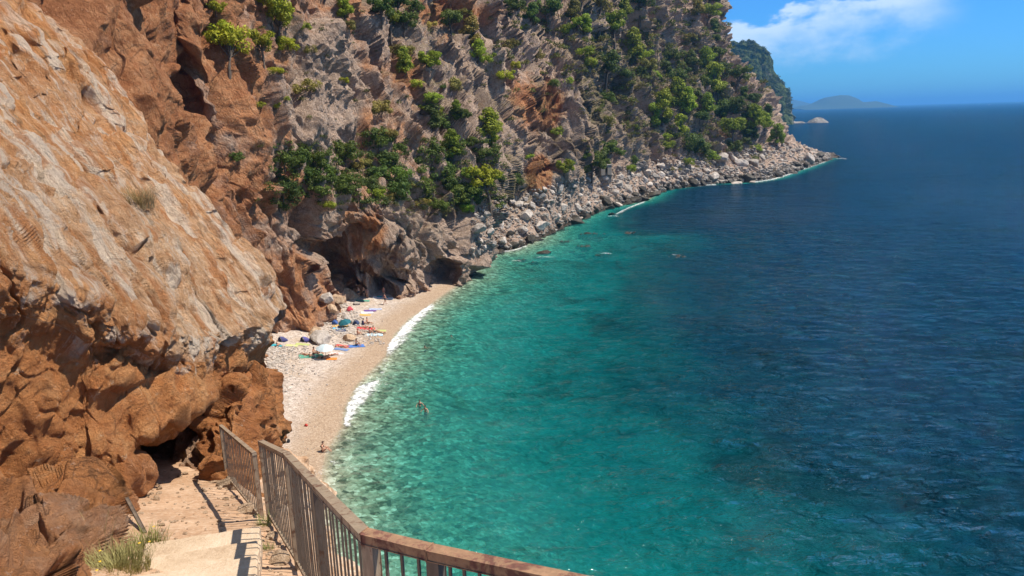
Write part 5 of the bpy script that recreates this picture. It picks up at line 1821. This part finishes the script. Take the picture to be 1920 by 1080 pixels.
POSES = {}
SK1, SK2, SK3 = (0.62, 0.37, 0.25), (0.52, 0.27, 0.165), (0.38, 0.175, 0.10)
HD, HB, HL = (0.022, 0.016, 0.012), (0.075, 0.04, 0.022), (0.28, 0.18, 0.09)


def person(pose, loc, rz, skin, hair, wear, label, group=None, k=1.0):
    if pose not in POSES: POSES[pose] = body_mesh(pose)
    P = POSES[pose]
    root = empty('person', loc, rz)
    root.scale = (k, k, k)
    tag(root, label, 'person', group)
    b = obj('body', P['body'], root); b.color = (*skin, 1)
    h = obj('hair', P['hair'], root); h.color = (*hair, 1)
    for nm, c in wear:
        o = obj({'shorts': 'shorts', 'brief': 'briefs', 'top': 'bikini_top', 'shirt': 'shirt'}[nm], P[nm], root); o.color = (*c, 1)
    return root


def ground(px, py, names=('beach',)):
    h = cast(px, py, list(names))
    if h is None:
        p = sea_pt(px, py)
        return Vector(p)
    return h[0]


RED, NAVY, TEAL, BLACK, WHITE, PURP, GREEN, ORNG = (0.5, 0.03, 0.03), (0.02, 0.03, 0.12), (0.02, 0.25, 0.30), (0.015, 0.015, 0.018), (0.75, 0.75, 0.74), (0.13, 0.06, 0.24), (0.10, 0.35, 0.12), (0.65, 0.20, 0.03)
GP = 'people on the pebble beach'
R_ = math.radians
PEOPLE = [
    ('walk', 722, 571, R_(-50), SK2, HD, [('shorts', BLACK), ('top', PURP)], 'person in a purple top walking across the beach near the white and teal mat', 1.08),
    ('stand', 673, 557, R_(180), SK1, HB, [('shorts', BLACK)], 'leftmost of the people standing in shade under the rock wall', 1.0),
    ('stand', 683, 557, R_(160), SK1, HD, [('shorts', BLACK)], 'middle person standing in shade under the rock wall', 1.05),
    ('stand', 689, 559, R_(200), SK2, HD, [('brief', NAVY), ('top', NAVY)], 'rightmost person standing in shade under the rock wall', .95),
    ('stand', 720, 556, R_(170), SK2, HB, [('brief', RED), ('top', RED)], 'person in red standing behind the white and teal mat', 1.0),
    ('sit', 681, 609, R_(-70), SK2, HD, [('shorts', NAVY), ('shirt', NAVY)], 'person in a navy shirt sitting with arms round knees', 1.05),
    ('sit_arms', 690, 607, R_(-110), SK2, HB, [('shorts', BLACK)], 'person sitting back on their arms beside the navy shirt', 1.1),
    ('lie', 685, 615, R_(80), SK2, HB, [('brief', RED), ('top', RED)], 'person lying on the red towel', 1.0),
    ('sit_arms', 702, 623, R_(-100), SK2, HD, [('shorts', TEAL)], 'person sitting upright on the blue and white towel', 1.1),
    ('sit', 693, 625, R_(-80), SK3, HD, [('brief', RED), ('top', RED)], 'dark tanned person in red sitting left of the blue and white towel', 1.0),
    ('lie', 714, 624, R_(60), SK1, HL, [('brief', (0.55, 0.6, 0.2))], 'person lying with legs towards the sea beyond the blue and white towel', 1.0),
    ('sit', 671, 628, R_(-60), SK2, HB, [('brief', RED), ('top', RED)], 'person in red leaning against the cracked tan rock', 1.0),
    ('sit', 668, 648, R_(-120), SK3, HD, [('shorts', TEAL), ('top', TEAL)], 'person in teal sitting on the plain blue towel', 1.1),
    ('lie', 640, 651, R_(-100), SK1, HD, [('brief', RED), ('top', RED)], 'person in red lying beside the white umbrella', 1.0),
    ('sit', 588, 665, R_(-100), SK2, HD, [('shorts', BLACK)], 'tanned person sitting on the green towel left of the white umbrella', 1.15),
    ('sit', 596, 664, R_(-90), SK2, HB, [('brief', BLACK), ('top', BLACK)], 'person sitting right beside the white umbrella on the green towel', 1.1),
    ('lie', 571, 666, R_(75), SK3, HD, [('brief', BLACK)], 'dark tanned person lying at the left end of the green towel', 1.0),
    ('sit', 581, 670, R_(-40), SK2, HD, [('brief', GREEN)], 'child in green sitting at the front of the green towel', .75),
    ('lie', 606, 672, R_(85), SK3, HD, [('shorts', BLACK)], 'person lying in the shadow of the white umbrella', 1.05),
    ('lie', 622, 667, R_(-60), SK3, HD, [('brief', BLACK), ('top', BLACK)], 'person lying under the right side of the white umbrella', 1.0),
    ('sit', 520, 650, R_(-60), SK1, HL, [('brief', TEAL), ('top', TEAL)], 'person on the turquoise towel by the slab tip', 1.0),
]
for pose, px, py, rz, sk_, hr, wear, lab, k in PEOPLE:
    person(pose, ground(px, py), rz, sk_, hr, wear, lab, GP, k)
g = ground(605, 847)
person('sit', (g.x, g.y, max(g.z, 0.0)), R_(-85), SK2, HB, [('brief', BLACK), ('top', BLACK)], 'lone sunbather sitting in the wash at the water edge', GP, 1.15)
GS = 'swimmers in the cove'
p = sea_pt(847, 632); person('swim', p, R_(60), SK1, HD, [('brief', BLACK)], 'farthest swimmer, stretched out with dark hair', GS, 1.1)
p = sea_pt(797, 652); person('swim', p, R_(160), SK2, HB, [('brief', BLACK)], 'swimmer with only the head above water nearest the foam', GS, 1.1)
p = sea_pt(787, 761); person('wade', p, R_(200), SK2, HD, [('brief', BLACK), ('top', BLACK)], 'left of the two bathers standing waist deep', GS, 1.0)
p = sea_pt(798, 772); person('wade', p, R_(150), SK2, HD, [('shorts', NAVY)], 'right of the two bathers standing waist deep', GS, 1.05)

# ================================================================== TOWELS, BAGS, UMBRELLAS
def towel(px, py, L, W, rz, color, label, mat=None, name='towel', cat='towel', stripes=None):
    g = ground(px, py)
    rg = np.random.default_rng(int(px * 7 + py))
    n, m_ = 26, 16
    U, Vv = np.meshgrid(np.linspace(-.5, .5, n), np.linspace(-.5, .5, m_), indexing='ij')
    x, y = U.ravel() * L, Vv.ravel() * W
    c, s = math.cos(rz), math.sin(rz)
    pts = np.stack([x * c - y * s, x * s + y * c], 1)
    pts += fbm(np.c_[pts, np.full(len(pts), rg.uniform(0, 50))], 0.5, 2, 0.5, 5)[:, None] * 0.05
    z = []
    for q in pts:
        h = drop(g.x + q[0], g.y + q[1], ['beach'], 8.0)
        z.append((h[0].z if h else g.z) - g.z)
    z = np.array(z) + 0.03 + 0.02 * fbm(np.c_[pts * 3, np.zeros(len(pts))], 0.4, 3, 0.5, 6)
    V = np.c_[pts, z]
    top_ = mesh_np(name, V, grid_faces(n, m_), mat or M_CLOTH, True)
    o = obj(name, top_)
    o.location = g
    o.color = (*color, 1)
    sm = o.modifiers.new('thick', 'SOLIDIFY'); sm.thickness = 0.012; sm.offset = 1
    tag(o, label, cat, 'towels on the beach')
    return o


BLUE, SKYB, YEL, LIME, PINK, DKB, AQUA, GRN = (0.06, 0.16, 0.45), (0.12, 0.38, 0.55), (0.62, 0.36, 0.08), (0.40, 0.44, 0.16), (0.58, 0.32, 0.28), (0.04, 0.06, 0.13), (0.04, 0.32, 0.38), (0.09, 0.28, 0.20)
towel(718, 559, 3.4, 1.5, .15, WHITE, 'large white mat beneath the walking person')
towel(717, 557.5, 1.9, 1.0, .15, AQUA, 'bright aqua towel on the large white mat').location.z += 0.05
towel(680, 564, 2.2, 0.9, .1, GRN, 'green towel in front of the shaded standing people')
towel(704, 580, 2.0, 1.0, .2, BLUE, 'deep blue towel, highest of the row below the white mat', M_STRIPE)
towel(694, 583, 1.9, 0.9, .3, PURP, 'purple towel in the row below the white mat')
towel(688, 586.5, 1.9, 0.9, .3, WHITE, 'plain white towel between the purple and orange ones')
towel(685, 591, 1.7, 0.8, .1, YEL, 'orange-yellow towel, lowest of the row below the white mat')
towel(639, 612, 2.4, 1.0, .1, YEL, 'orange-yellow towel under the teal umbrella')
towel(637, 616, 2.0, 0.9, .1, SKYB, 'sky-blue towel below the teal umbrella')
towel(640, 620, 1.6, 0.9, .0, DKB, 'dark blue towel lowest under the teal umbrella')
towel(686, 616, 2.6, 1.2, .1, RED, 'red towel under a lying person')
towel(702, 628, 2.3, 1.1, .2, SKYB, 'blue and white striped towel nearest the water', M_STRIPE)
towel(668, 649, 2.2, 1.1, .4, BLUE, 'plain blue towel under the person in teal')
towel(640, 655, 2.0, 0.9, -.25, (0.14, 0.22, 0.42), 'blue-grey towel right of the white umbrella')
towel(641, 649, 1.9, 0.9, -.3, RED, 'red towel above the blue-grey one')
towel(630, 663, 1.8, 0.9, -.1, PINK, 'pink striped towel right of the white umbrella', M_STRIPE)
towel(583, 668, 3.0, 1.5, .3, GRN, 'wide green towel left of the white umbrella')
towel(622, 673, 1.3, 0.9, .1, ORNG, 'orange towel in front of the white umbrella')
towel(567, 646, 1.8, 0.9, .0, LIME, 'lime towel below the purple tent')
towel(547, 648, 1.6, 0.8, .0, (0.50, 0.50, 0.22), 'pale lime towel left of the other lime towel')
towel(520, 648, 1.6, 0.9, .3, AQUA, 'turquoise towel by the rock slab tip')
towel(716, 620, 1.2, 0.8, .2, LIME, 'small lime towel beside the lying person nearest the water')


def bag(px, py, r, color, label, cat='bag', names=('beach',)):
    g = ground(px, py, names)
    bm = bmesh.new()
    bmesh.ops.create_cube(bm, size=1.0)
    bmesh.ops.subdivide_edges(bm, edges=bm.edges[:], cuts=5, use_grid_fill=True)
    for v in bm.verts:
        x, y, z = v.co
        k = 1 - 0.5 * max(z, 0) ** 1.2 - 0.25 * (abs(x) ** 4 + abs(y) ** 4) * 4
        q = np.array([[x * 3 + px, y * 3, z * 3]])
        wv = 1 + 0.12 * float(vnoise(q, 3)[0])
        v.co = Vector((x * 2 * r * k * wv, y * 1.3 * r * k * wv, (z + .5) * 1.35 * r * (1 - .25 * (x * x * 4))))
    bmesh.ops.bevel(bm, geom=[e for e in bm.edges if len(e.link_faces) == 2 and e.calc_face_angle() > 0.9], offset=r * .1, segments=2, affect='EDGES')
    o = bm_obj('bag', bm, M_CLOTH, None, True)
    o.location = g; o.color = (*color, 1); o.rotation_euler = (0, 0, px * .7)
    tag(o, label, cat)
    v, f = tube([(-r * .5, 0, r * 1.1), (-r * .35, 0, r * 1.55), (r * .35, 0, r * 1.55), (r * .5, 0, r * 1.1)], [r * .06] * 4, 6)
    h = obj('strap', mesh_np('strap', v, f, M_CLOTH), o); h.color = (*[c * .6 for c in color], 1)
    return o


bag(656, 583, 0.5, (0.6, 0.08, 0.10), 'red bag lying on the pale scree')
bag(628, 608, 0.45, (0.05, 0.12, 0.35), 'blue bag left of the teal umbrella')
bag(668, 609, 0.5, DKB, 'dark navy bag left of the seated pair')
bag(574, 799, 0.18, (0.5, 0.05, 0.03), 'tiny red item alone on the near beach')
bag(541, 829, 0.22, BLACK, 'small dark item alone on the near beach')


def tent(px, py, r, color, label):
    """low beach shelter: half dome with a dark opening and two bent poles"""
    g = ground(px, py)
    root = empty('beach_tent', g, -0.5)
    tag(root, label, 'beach tent', 'beach tents under the slanting buttress')
    n, m_ = 22, 12
    U, Vv = np.meshgrid(np.linspace(0.0, math.pi, n), np.linspace(0.12, 1.0, m_), indexing='ij')
    x = np.cos(U) * r * (0.4 + 0.6 * Vv); z = np.sin(U) * r * .85 * (1 - (Vv - .1) ** 3 * .7); y = (1 - Vv) * r * 1.2 - r * .5
    V = np.stack([x, -y, z], -1).reshape(-1, 3)
    a = obj('canopy', mesh_np('canopy', V, grid_faces(n, m_), M_CLOTH), root); a.color = (*color, 1)
    a.modifiers.new('thick', 'SOLIDIFY').thickness = 0.015
    for j in (0, m_ - 1):
        pl = V.reshape(n, m_, 3)[:, j]
        v, f = tube(pl, [0.018] * n, 6)
        q = obj('pole', mesh_np('pole', v, f, M_CLOTH), root); q.color = (0.3, 0.3, 0.32, 1)
    W = np.array([[-r * .95, -r * .4, .02], [r * .95, -r * .4, .02], [r * .95, r * .5, .03], [-r * .95, r * .5, .03]])
    q = obj('floor', mesh_np('floor', W, [[0, 1, 2, 3]], M_CLOTH), root); q.color = (*[c * .5 for c in color], 1)
    q.modifiers.new('thick', 'SOLIDIFY').thickness = 0.01


tent(571, 639, 0.75, (0.09, 0.08, 0.26), 'dark purple beach tent under the slanting buttress, right of the pair')
tent(529, 639, 0.75, (0.06, 0.06, 0.17), 'navy beach tent beside the slab tip, left of the pair')


def umbrella(px, py, R0, hgt, tilt, colA, colB, label):
    g = ground(px, py)
    root = empty('beach_umbrella', g, 0)
    tag(root, label, 'beach umbrella', 'umbrellas on the beach')
    n = 8
    T = Matrix.Translation((0, 0, hgt)) @ Matrix.Rotation(tilt[0], 4, 'X') @ Matrix.Rotation(tilt[1], 4, 'Y')
    V, Fq, ring = [], [], 9
    seg = n * 6
    for j in range(ring):
        t = j / (ring - 1)
        for i in range(seg):
            a = 2 * math.pi * i / seg
            sag = 0.06 * abs(math.sin(a * n / 2)) * t * t
            rr = R0 * t * (1 - 0.05 * abs(math.sin(a * n / 2)) * t)
            V.append(tuple(T @ Vector((rr * math.cos(a), rr * math.sin(a), -R0 * 0.42 * t ** 1.7 - sag))))
    for j in range(ring - 1):
        for i in range(seg):
            Fq.append((j * seg + i, j * seg + (i + 1) % seg, (j + 1) * seg + (i + 1) % seg, (j + 1) * seg + i))
    me = mesh_np('canopy', V, Fq, None, True)
    for nm, c in (('umbrella_panel', colA), ('umbrella_panel', colB)):
        m, nn = new_mat(nm)
        pos = nn.n('ShaderNodeTexCoord').outputs['Object']
        cc = nn.mix(nn.noise(pos, 5.0, 3), tuple(q * .85 for q in c), tuple(min(1, q * 1.1) for q in c))
        d = nn.n('ShaderNodeBsdfDiffuse', {'Color': cc}); tl = nn.n('ShaderNodeBsdfTranslucent', {'Color': cc})
        nn.n('ShaderNodeOutputMaterial', {'Surface': nn.n('ShaderNodeMixShader', {0: 0.25, 1: d.outputs[0], 2: tl.outputs[0]}).outputs[0]})
        me.materials.append(m)
    mi = np.array([((q % seg) // 6) % 2 for q in range(len(me.polygons))], np.int32)
    me.polygons.foreach_set('material_index', mi)
    obj('canopy', me, root)
    tubes = []
    for k in range(n):
        a = 2 * math.pi * k / n
        tubes.append(tube([tuple(T @ Vector((R0 * t * math.cos(a), R0 * t * math.sin(a), -R0 * .42 * t ** 1.7 - .02))) for t in (0.02, .4, .7, 1.0)], [.008] * 4, 5))
    for tb in tubes:
        q = obj('rib', mesh_np('rib', tb[0], tb[1], M_BAR), root)
    v, f = tube([(0, 0, -.3), (0, 0, hgt * .6), tuple(T @ Vector((0, 0, -.05))), tuple(T @ Vector((0, 0, .12)))], [.022, .022, .02, .012], 8)
    obj('pole', mesh_np('pole', v, f, M_BAR), root)


umbrella(611, 671, 1.15, 1.75, (0.1, 0.1), (0.66, 0.76, 0.80), (0.60, 0.73, 0.80), 'pale blue-white umbrella open over the near sunbathers')
umbrella(646, 614, 0.95, 1.15, (0.25, -0.1), (0.035, 0.15, 0.19), (0.045, 0.19, 0.23), 'teal umbrella planted low in the scree')

# ================================================================== BOATS
def boat(px, py, label, k=1.0, rz=0.0):
    p = sea_pt(px, py)
    root = empty('motor_boat', (p[0], p[1], 0), rz)
    root.scale = (k, k, k)
    tag(root, label, 'boat', 'motor boats on the horizon')
    mw, n = new_mat('white_gelcoat')
    pos = n.n('ShaderNodeTexCoord').outputs['Object']
    n.n('ShaderNodeOutputMaterial', {'Surface': n.n('ShaderNodeBsdfPrincipled', {'Base Color': n.mix(n.noise(pos, 2.0), (0.75, 0.76, 0.77), (0.85, 0.85, 0.85)), 'Roughness': 0.3}).outputs[0]})
    secs = []
    for t in np.linspace(0, 1, 14):
        x = -5 + 10 * t
        hw = 1.6 * (1 - max(0, (t - .45) / .55) ** 2.2)
        z0 = -0.4 + 0.5 * max(0, t - .6) * 2
        secs.append([(x, -hw, 1.1 + .4 * t), (x, -hw * .85, .4 + .3 * t), (x, 0, z0), (x, hw * .85, .4 + .3 * t), (x, hw, 1.1 + .4 * t), (x, 0, 1.15 + .4 * t)])
    V = np.array(secs).reshape(-1, 3)
    Fq = [(i * 6 + j, i * 6 + (j + 1) % 6, (i + 1) * 6 + (j + 1) % 6, (i + 1) * 6 + j) for i in range(13) for j in range(6)]
    obj('hull', mesh_np('hull', V, Fq, mw, False), root)
    bm = bmesh.new()
    bmesh.ops.create_cube(bm, size=1.0)
    for v in bm.verts:
        top_ = v.co.z > 0
        v.co = Vector((v.co.x * (2.6 if top_ else 4.2) - .3, v.co.y * (1.7 if top_ else 2.1), 1.2 + (1.5 if top_ else 0)))
    bmesh.ops.bevel(bm, geom=bm.edges[:], offset=.12, segments=2, affect='EDGES')
    cb = bm_obj('cabin', bm, mw, root)
    md, n = new_mat('tinted_glass')
    n.n('ShaderNodeOutputMaterial', {'Surface': n.n('ShaderNodeBsdfPrincipled', {'Base Color': (0.02, 0.03, 0.04, 1), 'Roughness': 0.1}).outputs[0]})
    bm = bmesh.new()
    bmesh.ops.create_cube(bm, size=1.0)
    for v in bm.verts: v.co = Vector((v.co.x * 2.9 - .3, v.co.y * 2.02, 2.0 + v.co.z * .5))
    bm_obj('window_band', bm, md, cb)
    v, f = tube([(-.3, 0, 2.6), (-.3, 0, 5.0)], [.06, .03], 6)
    obj('mast', mesh_np('mast', v, f, mw), root)
    # wake: churned white water behind
    c, s = math.cos(rz), math.sin(rz)
    n_, m_ = 40, 8
    V, dn = [], []
    for i in range(n_):
        for j in range(m_):
            t, q = i / (n_ - 1), j / (m_ - 1) * 2 - 1
            x, y = -4 - 34 * t, q * (1.6 + 4 * t)
            V.append((p[0] + k * (x * c - y * s), p[1] + k * (x * s + y * c), .1 + .8 * (1 - t) ** 2 * (1 - q * q)))
            dn.append(1.2 * (1 - t) ** .7 * (1 - abs(q) * .6))
    tag(obj('wake', mesh_np('wake', V, grid_faces(n_, m_), M_FOAM, True, {'foaminess': dn})), 'white wake trailing a motor boat', 'wake', kind='stuff')


boat(1855, 196.5, 'nearer left motor boat leaving a white wake below the horizon', 1.3, R_(5))
boat(1909, 192.6, 'farther right motor boat close to the edge of the horizon', 1.6, R_(8))

# ================================================================== STONE HUT
def stone_hut():
    h = cast(1133, 322, ['cliff'])
    g, dd = h[0], h[3]
    s = dd / FPX
    m, n = new_mat('rubble_masonry')
    pos = n.n('ShaderNodeTexCoord').outputs['Object']
    br = n.n('ShaderNodeTexBrick', {'Vector': pos, 'Color1': (0.40, 0.34, 0.28, 1), 'Color2': (0.52, 0.46, 0.39, 1), 'Mortar': (0.25, 0.21, 0.17, 1), 'Scale': 1.6})
    n.n('ShaderNodeOutputMaterial', {'Surface': n.n('ShaderNodeBsdfPrincipled', {'Base Color': br.outputs[0], 'Roughness': .95}).outputs[0]})
    root = empty('stone_hut', g, 0.5)
    tag(root, 'small ruined stone hut with a flat roof among the bushes above the headland shore', 'hut')
    W, D, H = 26 * s * .9, 14 * s, 12 * s
    bm = bmesh.new()
    t = W * .08

    def box(x0, x1, y0, y1, z0, z1):
        r = bmesh.ops.create_cube(bm, size=1.0)
        for v in r['verts']:
            v.co = Vector((x0 + (v.co.x + .5) * (x1 - x0), y0 + (v.co.y + .5) * (y1 - y0), z0 + (v.co.z + .5) * (z1 - z0)))
    box(-W / 2, -W * .12, -D / 2, -D / 2 + t, -1, H); box(W * .12, W / 2, -D / 2, -D / 2 + t, -1, H)
    box(-W * .12, W * .12, -D / 2, -D / 2 + t, H * .72, H)
    box(-W / 2, -W / 2 + t, -D / 2 + t, D / 2, -1, H); box(W / 2 - t, W / 2, -D / 2 + t, D / 2, -1, H)
    box(-W / 2 + t, W / 2 - t, D / 2 - t, D / 2, -1, H)
    bm_obj('wall', bm, m, root)
    bm = bmesh.new()
    box(-W * .56, W * .56, -D * .58, D * .58, H + .003, H + t * .7)
    bm_obj('roof', bm, m, root)


stone_hut()

# ================================================================== GRASS AND STONES BY THE PATH
def grass_tuft(px, py, Y, n, hgt, spread, color, label, name='grass_tuft', flowers=0, seed=0, names=None, arch=0.5):
    h = cast(px, py, names) if Y is None else None
    g = np.array(h[0]) if h else at(px, py, Y)
    rg = np.random.default_rng(seed)
    V, Fq, T = [], [], []
    for i in range(n):
        a = rg.uniform(0, 6.28); rr = spread * rg.random() ** .7
        b = g + np.array([math.cos(a) * rr, math.sin(a) * rr, -.06])
        L = hgt * rg.uniform(.45, 1.1)
        q = a + rg.normal(0, .7)
        out = np.array([math.cos(q), math.sin(q), 0])
        sd = np.array([-out[1], out[0], 0])
        w0 = rg.uniform(.0035, .0065)
        tone = np.clip(rg.normal(.5, .22), 0, 1)
        k0 = len(V)
        for j in range(6):
            t = j / 5
            p = b + np.array([0, 0, 1]) * L * (t - .35 * t * t * arch) + out * L * arch * t * t * rg.uniform(.6, 1.0)
            V += [p - sd * w0 * (1 - t * .85), p + sd * w0 * (1 - t * .85)]
            T += [tone, tone]
        for j in range(5):
            Fq.append((k0 + 2 * j, k0 + 2 * j + 1, k0 + 2 * j + 3, k0 + 2 * j + 2))
    V = np.array(V)
    o = obj(name, mesh_np(name, V - g, Fq, M_LEAF, False, {'tone': T}))
    o.location = g
    o.color = (*color, 1)
    tag(o, label, 'grass')
    if flowers:
        m, n_ = new_mat('yellow_petal')
        n_.n('ShaderNodeOutputMaterial', {'Surface': n_.n('ShaderNodeBsdfPrincipled', {'Base Color': (0.75, 0.45, 0.02, 1), 'Roughness': .7}).outputs[0]})
        for k in range(flowers):
            a = rg.uniform(0, 6.28); rr = spread * rg.random()
            bm = bmesh.new()
            c0 = Vector((math.cos(a) * rr, math.sin(a) * rr, hgt * rg.uniform(.55, .9)))
            ctr = bm.verts.new(c0 + Vector((0, 0, .004)))
            ring = [bm.verts.new(c0 + Vector((math.cos(x) * (.016 if i % 2 else .009), math.sin(x) * (.016 if i % 2 else .009), 0))) for i, x in enumerate(np.linspace(0, 6.28, 13)[:-1])]
            for i in range(12): bm.faces.new((ctr, ring[i], ring[(i + 1) % 12]))
            fl = bm_obj('flower', bm, m, o)
    return o


DRY, GRS = (0.38, 0.30, 0.14), (0.21, 0.22, 0.075)
g1 = grass_tuft(215, 1066, None, 1100, 0.23, 0.30, (0.30, 0.265, 0.105), 'big green grass tuft with small yellow flowers at the left of the steps', flowers=4, seed=1, names=['path', 'rock_foot'])
grass_tuft(262, 1030, None, 420, 0.26, 0.28, (0.22, 0.22, 0.07), 'yellowish grass tuft at the edge of the concrete step', seed=2, names=['path'], flowers=3)
grass_tuft(190, 1050, None, 30, 0.55, 0.2, DRY, 'tall dry grass stalks rising above the green tuft', seed=3, names=['path', 'rock_foot'], arch=.35)
grass_tuft(497, 1032, None, 160, 0.14, 0.10, GRS, 'small green tuft between the step and the railing', seed=4, names=['path'])
grass_tuft(265, 385, None, 420, 0.55, 0.25, (0.33, 0.24, 0.13), 'dry brown grass clump growing on the orange slab', seed=5, names=['rock_overhang'], arch=.6)
grass_tuft(500, 985, None, 120, 0.22, 0.12, GRS, 'thin green tuft at the foot of the middle railing post', seed=6, names=['path'])

for px, py, rp, mk, lab in [(432, 915, 26, 'tan', 'flat tan stone by the far railing on the outer edge of the path'), (462, 962, 26, 'tan', 'big tan stone beside the top of the steps under the far railing'),
                            (512, 1010, 18, 'tan', 'broken tan stone between step and middle railing'), (520, 1052, 20, 'tan', 'brown stone at the foot of the middle railing, lowest in the picture'),
                            (404, 905, 12, 'tan', 'small dark stone at the far end of the path')]:
    h = cast(px, py, ['path'])
    if h: boulder('stone', h[0], rp * h[3] / FPX, mk, lab, cat='stone', squash=.55, sink=.25)
rubble('gravel', 420, lambda rg: (rg.uniform(240, 560), rg.uniform(880, 1080)), 14, 2.0, 7.0, M_BTAN, 'loose stones and gravel on the dirt path', ['path'], 40)
h0, h1 = cast(272, 1000, ['path']), None
if h0:
    a = np.array(h0[0]); b = at(238, 935, 8.9)
    st = obj('stick', bar_mesh('stick', a, b, 0.03, 0.03, 0.006)); st.data.materials.append(M_BARK)
    tag(st, 'thin dark stick leaning on the pale rock left of the path', 'stick')

# ================================================================== AIR
def haze_box():
    m, n = new_mat('air')
    v = n.n('ShaderNodeVolumePrincipled', {'Color': (0.14, 0.48, 1.0, 1), 'Density': HAZE_D, 'Anisotropy': 0.2})
    n.n('ShaderNodeOutputMaterial', {'Volume': v.outputs[0]})
    bm = bmesh.new()
    bmesh.ops.create_cube(bm, size=1.0)
    for q in bm.verts:
        q.co = Vector((q.co.x * 150000, q.co.y * 150000, -24.5 if q.co.z < 0 else HAZE_TOP))
    o = bm_obj('haze', bm, m)
    tag(o, kind='stuff')
    o['label'] = 'thin blue summer haze over the sea'


HAZE_D = 0.95 / 9000
HAZE_TOP = max((max((o.matrix_world @ Vector(cn)).z for cn in o.bound_box) for o in scene.objects if o.type == 'MESH'), default=200) + 15
print('HAZE_TOP', HAZE_TOP)
import os
if not os.environ.get('NOHAZE'): haze_box()
